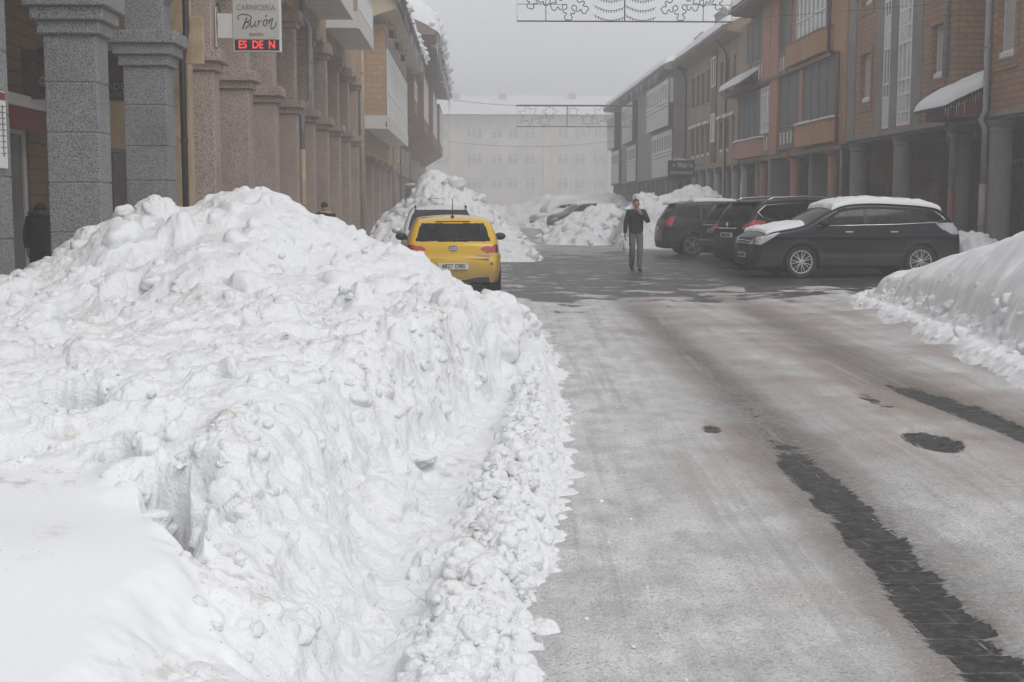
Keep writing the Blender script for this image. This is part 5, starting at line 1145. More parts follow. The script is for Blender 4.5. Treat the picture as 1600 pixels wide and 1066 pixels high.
def wheel(parent, x, y, r, w_, rr, spokes, side, double=True):
    m = MB(); m.lathe([(rr, -w_/2+.02), (r*.93, -w_/2), (r, -w_/2+.03), (r, w_/2-.03), (r*.93, w_/2), (rr, w_/2-.02)], (x, y, r), 'y', 36)
    o = m.build('wheel', TYRE, parent, world=False, smooth=False)
    yo = y+side*(w_/2-.025); m = MB(); s = side
    m.lathe([(rr*.90, 0), (rr*.93, s*.012), (rr+.004, s*.014), (rr+.006, -s*.02), (rr*.88, -s*.05)], (x, yo, r), 'y', 36)
    m.lathe([(.055, -s*.05), (.055, s*.004), (.03, s*.010), (.005, s*.012)], (x, yo, r), 'y', 16)
    for k in range(spokes):
        for dd in ((-.13, .13) if double else (0,)):
            a = 6.28318*k/spokes; a2 = a+dd*1.3; p0 = (x+.04*math.cos(a+dd*.6), yo-s*.005, r+.04*math.sin(a+dd*.6)); p1 = (x+rr*.92*math.cos(a2), yo-s*.004, r+rr*.92*math.sin(a2))
            m.tube([p0, p1], [.016 if double else .03, .013 if double else .022], 6)
    ri = m.build('rim', RIM, None, world=False); ri.parent = o
    m = MB(); m.lathe([(rr*.9, 0), (.01, 0)], (x, yo-s*.07, r), 'y', 24); bd = m.build('brake_disc', PLASTIC, None, world=False); bd.parent = o
def car(name, spec, loc, yaw, label, group='parked cars', cat='car'):
    """local axes: +x forward, y left, z up, origin on the ground below the middle"""
    S = spec; L, W, H = S['L'], S['W'], S['H']; root = empty(name, (loc[0], loc[1], loc[2] if len(loc) > 2 else 0), label, cat, group, rz=yaw)
    st = S.get('step', .022); bx, bz = smooth_line(S['top'], st); zb = S.get('zb', .2)
    n = len(bx); tx, tz = np.gradient(bx), np.gradient(bz); l = np.hypot(tx, tz); tx, tz = tx/l, tz/l; nx, nz = -tz, tx
    k = np.ones(15)/15; pad = lambda a: np.convolve(np.r_[[a[0]]*7, a, [a[-1]]*7], k, 'valid'); nx, nz = pad(nx), pad(nz); l = np.hypot(nx, nz); nx, nz = nx/l, nz/l
    sn, cn, tn = S.get('sn', 44), 7, 34; belt = S['belt']; rcs = S.get('rc', .10)
    def halfw(x, z):
        u = np.clip(np.abs(x)/(L/2), 0, 1); pf = 1-S.get('tap', .10)*u**3.2-.16*np.clip((u-.93)/.07, 0, 1)**2
        low = .93+.07*np.clip((z-zb)/.22, 0, 1)**.6; mid = 1-.02*np.clip((belt-.12-z)/.3, 0, 1)*0
        sh = 1-.025*np.clip((z-(belt-.16))/.16, 0, 1)**2
        up = 1-S.get('tumble', .24)*np.clip((z-belt)/(H-belt), 0, 1.05)**1.25
        fl = np.zeros_like(x)
        for wx in S['wheels']:
            d = np.hypot(x-wx, z-S['wr']); fl = fl+.022*np.exp(-((d-S['wr']*1.12)/.07)**2)*(z < belt-.05)
        crease = .010*np.exp(-((z-(belt-.22))/.035)**2) - .012*np.exp(-((z-(zb+.28))/.06)**2)*(np.abs(x) < L*.28)
        return W/2*pf*low*sh*up+fl+crease
    rows = []
    for i in range(n):
        rc = min(rcs, max(.012, (bz[i]-zb)*.45)); px_, pz_ = bx[i], bz[i]; xc, zc = px_-nx[i]*rc, pz_-nz[i]*rc
        zc = max(zc, zb+.004); zz = np.linspace(zb, zc, sn); xx = np.full(sn, xc); yy = halfw(xx, zz)
        y1 = yy[-1]; a = np.linspace(0, math.pi/2, cn+1)[1:]; rcy = min(rc*1.0, y1*.5)
        ay = y1-rcy*(1-np.cos(a)); ax = xc+nx[i]*rc*np.sin(a); az = zc+nz[i]*rc*np.sin(a)
        yt = np.linspace(ay[-1], 0, tn+1)[1:]; cr = S.get('crown', .045)*(1-(yt/max(ay[-1], .01))**2)
        kx = px_+nx[i]*cr*(.6+.4*abs(nz[i])); kz = pz_+nz[i]*cr*.8
        X_ = np.r_[xx, ax, kx]; Y_ = np.r_[yy, ay, yt]; Z_ = np.maximum(np.r_[zz, az, kz], zb)
        rows.append(np.stack([X_, Y_, Z_], -1))
    A = np.array(rows); A = np.concatenate([A, (A*np.array([1, -1, 1]))[:, ::-1][:, 1:]], 1); r_, c_ = A.shape[:2]; V = A.reshape(-1, 3)
    idx = np.arange(r_*c_).reshape(r_, c_); F = np.stack([idx[:-1, :-1], idx[1:, :-1], idx[1:, 1:], idx[:-1, 1:]], -1).reshape(-1, 4)
    bot = np.stack([idx[:-1, 0], idx[:-1, -1], idx[1:, -1], idx[1:, 0]], -1); F = np.concatenate([F, bot])
    e1 = V[F[:, 2]]-V[F[:, 0]]; e2 = V[F[:, 3]]-V[F[:, 1]]; Nn = np.cross(e1, e2); ln = np.linalg.norm(Nn, axis=1); ok = ln > 1e-9; F, Nn = F[ok], Nn[ok]/ln[ok][:, None]
    C = V[F].mean(1)
    if (Nn[:, 1]*np.sign(C[:, 1])).sum() < 0: F = F[:, ::-1]; Nn = -Nn
    vn = np.zeros_like(V); 
    for q in range(4): np.add.at(vn, F[:, q], Nn)
    vn /= np.linalg.norm(vn, axis=1)[:, None]+1e-9
    cx, cyy, cz = C.T; ay = np.abs(cyy); side = (np.abs(Nn[:, 1]) > .55); lab = np.zeros(len(F), int)
    sr = ay+np.maximum(0, cx+L/2-S.get('wrap', .10)); sf = ay+np.maximum(0, L/2-S.get('wrap', .10)-cx)
    kinds = ['body']
    def mark(nm, mask): 
        kinds.append(nm); lab[mask & (lab == 0)] = len(kinds)-1
    for wx in S['wheels']: lab[(np.hypot(cx-wx, cz-S['wr']) < S['wr']*1.13) & side & (cz < belt)] = -1
    lab[(cz < zb+.02) & (Nn[:, 2] < -.5) & ((np.abs(cx-S['wheels'][0]) < S['wr']*1.13) | (np.abs(cx-S['wheels'][1]) < S['wr']*1.13)) & (ay > W/2-.32)] = -1
    for j, pl in enumerate(S['side_win']): mark('side_window', side & poly_in(pl, cx, cz) & (cyy > 0)); mark('side_window', side & poly_in(pl, cx, cz) & (cyy < 0))
    edge_m = halfw(cx, cz)
    x0, z0, z1, mg = S['screen']; mark('windscreen', ~side & (cx > x0) & (cz > z0) & (cz < z1) & (ay < edge_m-mg))
    x0, z0, z1, mg = S['rear_win']; mark('rear_window', (Nn[:, 0] < -.25) & (cx < x0) & (cz > z0) & (cz < z1) & (ay < edge_m-mg))
    rear = (cx < -L/2+.75)
    for pl, nm in S.get('tail', []): mark(nm, rear & poly_in(pl, sr, cz) & (cyy > 0)); mark(nm, rear & poly_in(pl, sr, cz) & (cyy < 0))
    front = cx > L/2-.9
    for pl, nm in S.get('head', []): mark(nm, front & poly_in(pl, sf, cz) & (cyy > 0)); mark(nm, front & poly_in(pl, sf, cz) & (cyy < 0))
    if S.get('clad'): mark('lower_cladding', (cz < S['clad']) & (lab == 0))
    mats = {'side_window': CARGLASS, 'windscreen': CARGLASS, 'rear_window': CARGLASS, 'tail_light': TAIL, 'tail_light_dark': TAILD, 'headlight': LAMPW, 'grille': PLASTIC, 'lower_cladding': PLASTIC, 'reversing_lamp': LAMPW}
    bo = None
    for i, nm in enumerate(kinds):
        f = F[lab == i]
        if not len(f): continue
        g = nm.replace('_dark', '')
        o = part_mesh('body' if i == 0 else g, V, f, S['paint'] if i == 0 else mats[nm], root, None if (i == 0 or 'window' in nm or nm == 'windscreen' or nm == 'lower_cladding') else vn*.004)
    # dark inner tub, wheel wells, seats
    m = MB(); m.box(-L/2+.25, L/2-.35, -W/2+.30, W/2-.30, zb+.02, zb+.35); m.box(S['wheels'][0]+.55, S['wheels'][1]-.5, -W/2+.13, W/2-.13, zb+.02, zb+.36); m.build('underbody', PLASTIC, root, world=False)
    m = MB()
    for sy in (-1, 1):
        for xx in S.get('seats', (.15, -.75)): m.bbox(xx-.10, xx+.06, sy*.38-.24, sy*.38+.24, .5, belt+.16, .05); m.bbox(xx-.12, xx-.03, sy*.38-.12, sy*.38+.12, belt+.17, belt+.36, .03)
    m.build('seats', SEATM, root, world=False)
    for wx in S['wheels']:
        for sd_ in (-1, 1): wheel(root, wx, sd_*(W/2-.125), S['wr'], .22, S['rr'], S.get('spokes', 5), sd_, S.get('dbl', True))
    for sd_ in (-1, 1):                                             # mirrors, handles
        mx_, mz = S['mirror']; m = MB(); m.lathe([(.01, -.10), (.075, -.07), (.09, 0), (.07, .06), (.01, .08)], (mx_, sd_*(W/2+.085), mz), 'x', 14)
        for i_ in range(len(m.v)): v = m.v[i_]; m.v[i_] = (v[0], v[1]+ (v[1]-sd_*(W/2+.085))*.25, mz+(v[2]-mz)*.8)
        m.tube([(mx_, sd_*(W/2-.08), mz-.06), (mx_, sd_*(W/2+.03), mz-.03)], .025, 6)
        m.build('mirror', S.get('mirror_mat', S['paint']), root, world=False, smooth=True)
        for hx in S.get('handles', ()): m = MB(); m.bbox(hx-.09, hx+.09, sd_*(W/2-.012), sd_*(W/2+.022), belt-.13, belt-.10, .008); m.build('door_handle', S.get('handle_mat', S['paint']), root, world=False)
    for sd_ in (-1, 1):                                             # door shut lines follow the body side
        for dx in S.get('doors', ()):
            zz = np.linspace(zb+.15, belt-.02, 9); yy = halfw(np.full(9, dx), zz); m = MB(); m.tube([(dx, sd_*(yy[q]+.0), zz[q]) for q in range(9)], .005, 4); m.build('door_gap', PLASTIC, root, world=False)
    return root
def bx(root, name, mt, x0, x1, y0, y1, z0, z1, b=.01):
    return MB().bbox(x0, x1, y0, y1, z0, z1, b).build(name, mt, root, world=False)
def tb_(root, name, mt, pts, r, n=6, closed=False): return MB().tube(pts, r, n, closed).build(name, mt, root, world=False, smooth=True)
def ltext(root, s, size, mt, loc, rot, **k):
    o = text_obj('lettering', s, size, mt, (0, 0, 0), rot, None, **k); o.parent = root; o.location = loc; return o

# ---- yellow hatchback (rear towards the camera)
YEL = paint('yellow_paint', (.62,.37,.012), .22, 0, 1., .55)
hatch = dict(L=3.95, W=1.72, H=1.34, zb=.22, belt=.90, wr=.30, rr=.19, wheels=(-1.27, 1.19), step=.016, sn=60, tumble=.25, rc=.13, crown=.05, paint=YEL, spokes=5, dbl=False,
  top=[(-1.93,.23),(-1.965,.40),(-1.96,.60),(-1.90,.67),(-1.885,.84),(-1.82,.93),(-1.62,1.17),(-1.46,1.29),(-1.1,1.33),(-.3,1.345),(.25,1.30),(.95,.98),(1.1,.92),(1.6,.81),(1.86,.72),(1.95,.58),(1.97,.40),(1.94,.25)],
  side_win=[[(-1.32,.96),(-1.1,1.23),(-.72,1.26),(-.70,.94)],[(-.62,.94),(-.62,1.265),(.02,1.26),(.85,.95),(.8,.92)]], screen=(.15,.97,1.28,.10), rear_win=(-1.2,.93,1.24,.10),
  tail=[([(.47,.79),(.53,.845),(.74,.87),(1.02,.865),(1.02,.74),(.57,.735)], 'tail_light')] if 0 else [([(.47,.79),(.53,.845),(.74,.87),(.74,.735),(.57,.735)], 'tail_light'), ([(.74,.87),(1.02,.865),(1.02,.74),(.74,.735)], 'tail_light_dark')],
  head=[([(.40,.60),(.42,.70),(.80,.80),(1.0,.80),(.9,.62)], 'headlight'), ([(0,.30),(0,.45),(.5,.45),(.5,.30)], 'grille')], mirror=(.62,.96), mirror_mat=PLASTIC, handles=(-.35,), doors=(.95,-.52), seats=(.05,-.75), tap=.14)
yc = car('parked_car', hatch, (-.42, 24.0), R(92.0), 'yellow hatchback parked with its tail to the camera behind the big snow heap')
tb_(yc, 'aerial', BLK, [(-1.36, 0, 1.34), (-1.50, 0, 1.68)], [.012, .006]); bx(yc, 'aerial_base', BLK, -1.42, -1.32, -.03, .03, 1.32, 1.37)
tb_(yc, 'rear_wiper', BLK, [(-1.90, .0, .955), (-1.87, -.05, .965), (-1.86, -.42, .965)], .012)
em = MB(); em.bbox(-1.935, -1.90, -.08, .08, .745, .865, .03); em.build('emblem', CHROME, yc, world=False)
m = MB()
for k in range(3): m.box(-1.940, -1.936, -.06+.01*k, .05+.01*k, .77+.03*k, .785+.03*k)
m.build('emblem_bar', mat('emblem_dark', (.12,.12,.12), .4, .05, 2, 0), yc, world=False)
bx(yc, 'number_plate', PLATE, -2.035, -2.0, -.26, .26, .455, .565, .004); ltext(yc, '4827 DBS', .105, BLK, (-2.040, 0, .51), (R(90), 0, R(-90)), sx=.95)
bx(yc, 'tailgate_gap', mat('yellow_gap', (.16,.09,.01), .6, .05, 2, 0), -1.975, -1.948, -.62, .62, .625, .632, .002)
for sy in (-.38, -.66, .38, .66): m = MB(); m.lathe([(.001, 0), (.018, .002), (.018, .02)], (-1.975, sy, .55), 'x', 12); m.build('parking_sensor', BLK, yc, world=False)
ltext(yc, 'REFERENCE', .055, CHROME, (-1.93, -.52, .69), (R(90), 0, R(-90))); ltext(yc, '1.9', .05, CHROME, (-1.935, -.58, .645), (R(90), 0, R(-90)))
bx(yc, 'rear_skirt', PLASTIC, -1.97, -1.90, -.62, .62, .22, .33, .02); bx(yc, 'brake_lamp', TAILD, -1.575, -1.51, -.30, .30, 1.262, 1.280, .006)
# ---- silver hatchback nose to nose with it
SILV = paint('silver_paint', (.60,.61,.62), .3, .25, .8, .2)
sp_ = dict(hatch); sp_.update(L=4.0, W=1.72, H=1.52, belt=.95, paint=SILV, wr=.31, step=.03, sn=36, top=[(-1.95,.25),(-1.99,.45),(-1.96,.85),(-1.86,1.0),(-1.68,1.38),(-1.4,1.49),(-.6,1.53),(.05,1.50),(.9,1.08),(1.15,.98),(1.7,.86),(1.92,.72),(2.0,.5),(1.97,.27)],
  side_win=[[(-1.35,1.03),(-1.15,1.40),(-.62,1.44),(-.62,.99)],[(-.54,.99),(-.54,1.44),(.0,1.43),(.8,1.02),(.75,.97)]], screen=(.0,1.03,1.455,.09), mirror=(.72,1.02), tail=[([(.55,.8),(.55,1.0),(1.0,1.0),(1.0,.8)], 'tail_light')], seats=(-.1,-.85), mirror_mat=SILV)
sc = car('parked_car', sp_, (-.72, 28.2), R(-87.5), 'silver hatchback facing the camera hidden behind the yellow one')
for sy in (-.55, .55): tb_(sc, 'roof_bar', PLASTIC, [(-1.2, sy*1.02, 1.49), (-.6, sy*1.02, 1.535), (.1, sy, 1.515)], .02)

# ---- dark SUV side on, front to the left, snow on roof and bonnet
NAVY = paint('navy_paint', (.004,.0045,.009), .32, 0, .12, .35); BLACKP = paint('black_paint', (.006,.006,.007), .32, 0, .12, .35)
suvD = dict(L=4.66, W=1.80, H=1.61, zb=.24, belt=1.10, wr=.35, rr=.245, wheels=(-1.36, 1.31), step=.02, sn=56, tumble=.22, rc=.12, crown=.05, paint=NAVY, spokes=7, dbl=True, tap=.14,
  top=[(-2.28,.26),(-2.33,.50),(-2.31,.85),(-2.24,1.06),(-1.98,1.36),(-1.76,1.50),(-1.3,1.565),(-.3,1.615),(.35,1.58),(.8,1.38),(1.18,1.15),(1.4,1.08),(2.0,.99),(2.22,.88),(2.31,.70),(2.33,.45),(2.29,.27)],
  side_win=[[(-1.75,1.19),(-1.90,1.25),(-1.64,1.42),(-1.12,1.475),(-1.10,1.17)],[(-1.06,1.17),(-1.06,1.48),(-.16,1.515),(-.14,1.14)],[(-.06,1.14),(-.08,1.515),(.40,1.48),(1.02,1.15),(1.0,1.11)]],
  screen=(.42,1.19,1.55,.08), rear_win=(-1.8,1.12,1.46,.13), tail=[([(.55,.95),(.55,1.10),(.85,1.18),(1.35,1.16),(1.25,1.05),(.95,.92)], 'reversing_lamp')],
  head=[([(.42,.72),(.40,.80),(.62,.86),(1.02,.93),(1.30,.99),(1.12,.86),(.86,.72)], 'headlight'), ([(0,.60),(0,.86),(.40,.86),(.42,.60)], 'grille'), ([(0,.32),(0,.54),(.6,.54),(.5,.32)], 'grille')], mirror=(.86,1.17), mirror_mat=NAVY, handles=(-.72,.28), handle_mat=CHROME, doors=(1.02,-.10,-1.02), seats=(.2,-.75))
sx_, sy_ = 8.20, 28.10; yawD = R(180+5.5)
sd2 = car('parked_car', suvD, (sx_, sy_), yawD, 'navy black off-roader seen side on with snow on its roof and bonnet')
for z in (.80, .745): tb_(sd2, 'grille_bar', CHROME, [(2.335, -.42, z-.01), (2.36, 0, z), (2.335, .42, z-.01)], .013)
tb_(sd2, 'window_trim', CHROME, [(1.0, .905, 1.115), (.2, .915, 1.125), (-.8, .91, 1.145), (-1.70, .865, 1.185), (-1.90, .83, 1.25), (-1.80, .80, 1.34), (-1.66, .78, 1.43)], .010); tb_(sd2, 'window_trim', CHROME, [(1.0, -.905, 1.115), (.2, -.915, 1.125), (-.8, -.91, 1.145), (-1.70, -.865, 1.185), (-1.90, -.83, 1.27)], .010)
for s_ in (-1, 1):
    m = MB(); m.lathe([(.03, .03), (.055, .045), (.075, .03), (.075, -.02)], (2.26, s_*.62, .44), 'x', 18); m.build('fog_lamp', CHROME, sd2, world=False)
    m = MB(); m.lathe([(.05, .05), (.02, .06), (.001, .06)], (2.24, s_*.66, .80), 'x', 14); m.build('lamp_projector', PLASTIC, sd2, world=False)
bx(sd2, 'number_plate', PLATE, 2.345, 2.365, -.26, .26, .43, .54, .004); ltext(sd2, '6132 HKD', .10, BLK, (2.368, 0, .485), (R(90), 0, R(90)))
def car_cap(nm, root, spec_top, x0, x1, wy, th, label, seed, zoff=.0):
    bxx, bzz = smooth_line(spec_top, .02); up = bzz > 0; o_ = np.argsort(bxx)
    fn = lambda U, V: (U, V, np.interp(U, bxx[o_], bzz[o_])+.05*(1-(V/.85)**2)*.9+zoff-.05*np.clip(np.abs(V)/wy-.80, 0, 1)*2)
    o = snow_sheet(nm, fn, x0, x1, -wy, wy, int((x1-x0)/.022), int(wy*2/.022), th, None, amp=.035, seed=seed, f=3.)
    o.data.transform(Matrix.Translation(o.location)); o.location = root.location; o.rotation_euler = root.rotation_euler
    tag(o, label, 'snow', 'snow lying on the cars'); return o
car_cap('car_snow', sd2, suvD['top'], -1.86, .62, .74, .09, 'wet snow slab on the roof of the navy black off-roader', 41); car_cap('car_snow', sd2, suvD['top'], 1.20, 2.08, .78, .06, 'wet snow sheet on the bonnet of the navy black off-roader', 42)
# ---- three more dark cars, tails to the street
suvC = dict(suvD); suvC.update(L=4.64, W=1.82, H=1.68, paint=BLACKP, wr=.355, spokes=5, step=.022, top=[(-2.26,.28),(-2.32,.52),(-2.28,.90),(-2.20,1.10),(-1.98,1.46),(-1.84,1.62),(-1.3,1.68),(-.3,1.70),(.35,1.64),(.8,1.42),(1.25,1.14),(1.5,1.06),(2.05,.96),(2.24,.84),(2.31,.66),(2.32,.45),(2.28,.28)],
  rear_win=(-1.7,1.16,1.60,.12), side_win=[[(-1.95,1.37),(-1.80,1.24),(-1.25,1.14),(-1.12,1.13),(-1.12,1.56),(-1.72,1.53)],[(-1.06,1.13),(-1.06,1.57),(-.16,1.585),(-.14,1.12)],[(-.06,1.12),(-.08,1.585),(.40,1.53),(1.02,1.16),(1.0,1.11)]],
  tail=[([(.52,1.02),(.60,1.10),(.92,1.20),(1.28,1.18),(1.10,1.02),(.86,.95)], 'tail_light'), ], clad=.48, mirror_mat=BLACKP, handle_mat=BLACKP)
dc = car('parked_car', suvC, (8.34, 31.9), R(21), 'black off-roader with large red lamps and silver roof rails behind the snow topped one')
for s_ in (-1, 1): tb_(dc, 'roof_rail', CHROME, [(-1.65, s_*.66, 1.66), (-1.5, s_*.66, 1.725), (-.5, s_*.66, 1.765), (.2, s_*.66, 1.73), (.38, s_*.66, 1.665)], .022)
tb_(dc, 'window_trim', CHROME, [(-1.12, -.90, 1.115), (-1.35, -.88, 1.14), (-1.86, -.825, 1.26), (-1.98, -.78, 1.38), (-1.75, -.74, 1.55), (-1.1, -.735, 1.595), (-.1, -.735, 1.61)], .011)
bx(dc, 'spoiler', BLACKP, -2.02, -1.70, -.60, .60, 1.605, 1.65, .02); bx(dc, 'chrome_strip', CHROME, -2.335, -2.30, -.40, .40, .985, 1.01, .006); bx(dc, 'number_plate', PLATE, -2.365, -2.345, -.26, .26, .78, .89, .004)
ltext(dc, '3054 HRT', .10, BLK, (-2.370, 0, .835), (R(90), 0, R(-90))); m = MB(); m.lathe([(.045, 0), (.06, -.012), (.045, -.02)], (-2.325, 0, 1.09), 'x', 16); m.build('emblem', CHROME, dc, world=False)
tb_(dc, 'rear_wiper', BLK, [(-2.19, 0, 1.17), (-2.17, -.4, 1.20)], .012); tb_(dc, 'aerial', BLK, [(-1.5, .0, 1.74), (-1.66, 0, 2.0)], .007)
for s_ in (-1, 1): bx(dc, 'lamp_lens', LAMPW, -2.30, -2.262, s_*.60, s_*.80, .985, 1.015, .006)
suvB = dict(suvC); suvB.update(L=4.4, W=1.80, tail=[([(.55,.98),(.55,1.12),(.85,1.14),(1.0,1.0)], 'tail_light_dark')], paint=paint('charcoal_paint', (.022,.017,.018), .4, 0, .4, .2), step=.03, sn=36)
suvB['top'] = [(x*.95, z*.985) for x, z in suvC['top']]; suvB['wheels'] = (-1.28, 1.25); suvB['side_win'] = [[(x*.95, z*.985) for x, z in pl] for pl in suvC['side_win']]; suvB['rear_win'] = (-1.6,1.14,1.55,.12)
dbb = car('parked_car', suvB, (8.62, 35.8), R(21), 'charcoal brown estate with a small rear plate, third dark car from the right'); bx(dbb, 'number_plate', PLATE, -2.24, -2.22, -.26, .26, .80, .91, .004); ltext(dbb, '7719 GLC', .10, BLK, (-2.245, 0, .855), (R(90), 0, R(-90))); bx(dbb, 'tail_strip', CHROME, -2.21, -2.18, -.55, .55, 1.0, 1.02, .005); bx(dbb, 'spoiler', suvB['paint'], -1.92, -1.62, -.60, .60, 1.58, 1.625, .02); bx(dbb, 'rear_bumper', suvB['paint'], -2.26, -2.1, -.72, .72, .40, .62, .04)
suvA = dict(suvB); suvA.update(tail=[([(.72,.98),(.72,1.14),(.95,1.22),(1.08,1.20),(1.0,.92)], 'tail_light')], paint=paint('dark_grey_paint', (.028,.028,.030), .35, 0, .5, .2), spokes=5, dbl=False)
da = car('parked_car', suvA, (7.92, 39.8), R(2), 'dark grey hatchback with narrow upright red lamp beside the tall right heap'); bx(da, 'number_plate', PLATE, -2.24, -2.22, -.26, .26, .80, .91, .004); bx(da, 'spoiler', suvA['paint'], -1.98, -1.62, -.58, .58, 1.57, 1.61, .02); tb_(da, 'rear_wiper', BLK, [(-2.14, 0, 1.14), (-2.2, -.3, 1.16)], .014)
car_cap('car_snow', da, suvB['top'], -1.2, .4, .5, .05, 'thin snow film on the roof of the dark grey hatchback', 43)
# ---- two distant cars in the fog
far1 = dict(sp_); far1.update(paint=paint('far_grey_paint', (.09,.09,.095), .4, 0, .4, .2), step=.05, sn=24, top=suvB['top'], L=4.4, belt=1.08, H=1.64, wheels=(-1.28, 1.25), wr=.34, side_win=suvB['side_win'], screen=(.42,1.19,1.58,.08), rear_win=suvB['rear_win'])
f1 = car('parked_car', far1, (7.0, 83.0), R(195), 'grey foggy car half buried in the distant snow bank'); far2 = dict(far1); far2['paint'] = SILV
f2 = car('parked_car', far2, (6.2, 90.0), R(195), 'faint silver car under a dome of snow in the far fog')
car_cap('car_snow', f2, far1['top'], -1.9, 1.4, .85, .55, 'tall dome of snow on the faint silver car', 44); car_cap('car_snow', f1, far1['top'], -1.7, .5, .7, .08, 'thin snow on the roof of the grey foggy car', 45)
# ================================================================ people
def skin(name, joints, edges, m, parent, root=0, sub=2, smooth=True):
    """joints: [(x,y,z,r)]; grows one continuous surface round the skeleton"""
    me = bpy.data.meshes.new(name); me.from_pydata([j[:3] for j in joints], edges, []); o = bpy.data.objects.new(name, me); COL.objects.link(o)
    md = o.modifiers.new('skin', 'SKIN'); md.use_smooth_shade = True
    if not me.skin_vertices:
        bm = bmesh.new(); bm.from_mesh(me); bm.verts.layers.skin.verify(); bm.to_mesh(me); bm.free()
    for k, sv in enumerate(me.skin_vertices[0].data):
        r = joints[k][3]; sv.radius = r if isinstance(r, tuple) else (r, r); sv.use_root = (k == root)
    s_ = o.modifiers.new('sub', 'SUBSURF'); s_.levels = sub; s_.render_levels = sub
    dg = bpy.context.evaluated_depsgraph_get(); nm = bpy.data.meshes.new_from_object(o.evaluated_get(dg)); nm.name = name
    bpy.data.objects.remove(o); nm.materials.clear(); nm.materials.append(m); nm.polygons.foreach_set('use_smooth', [smooth]*len(nm.polygons))
    o = bpy.data.objects.new(name, nm); COL.objects.link(o); o.parent = parent; return o
SKINM = mat('skin', (.42,.24,.18), .55, .08, 12, .05, 90); HAIRM = mat('dark_hair', (.03,.022,.018), .8, .3, 30, .4, 200); JACK = mat('black_jacket', (.014,.014,.017), .8, .2, 9, .3, 60); TROU = mat('grey_trousers', (.13,.125,.105), .9, .15, 8, .3, 60); SHOE = mat('dark_shoe', (.02,.018,.018), .5, .2, 9, .1); BAGM = mat('plastic_bag', (.50,.50,.49), .4, .15, 9, .6, 25)
FURM = mat('brown_fur', (.09,.055,.035), .95, .4, 40, 1., 120); COATM = mat('black_coat', (.008,.008,.009), .85, .25, 5, .4, 40); SHIRT = mat('pale_collar', (.45,.45,.40), .8, .05, 8, 0)
def lerp3(a, b, t_): return tuple(a[i]+(b[i]-a[i])*t_ for i in range(3))
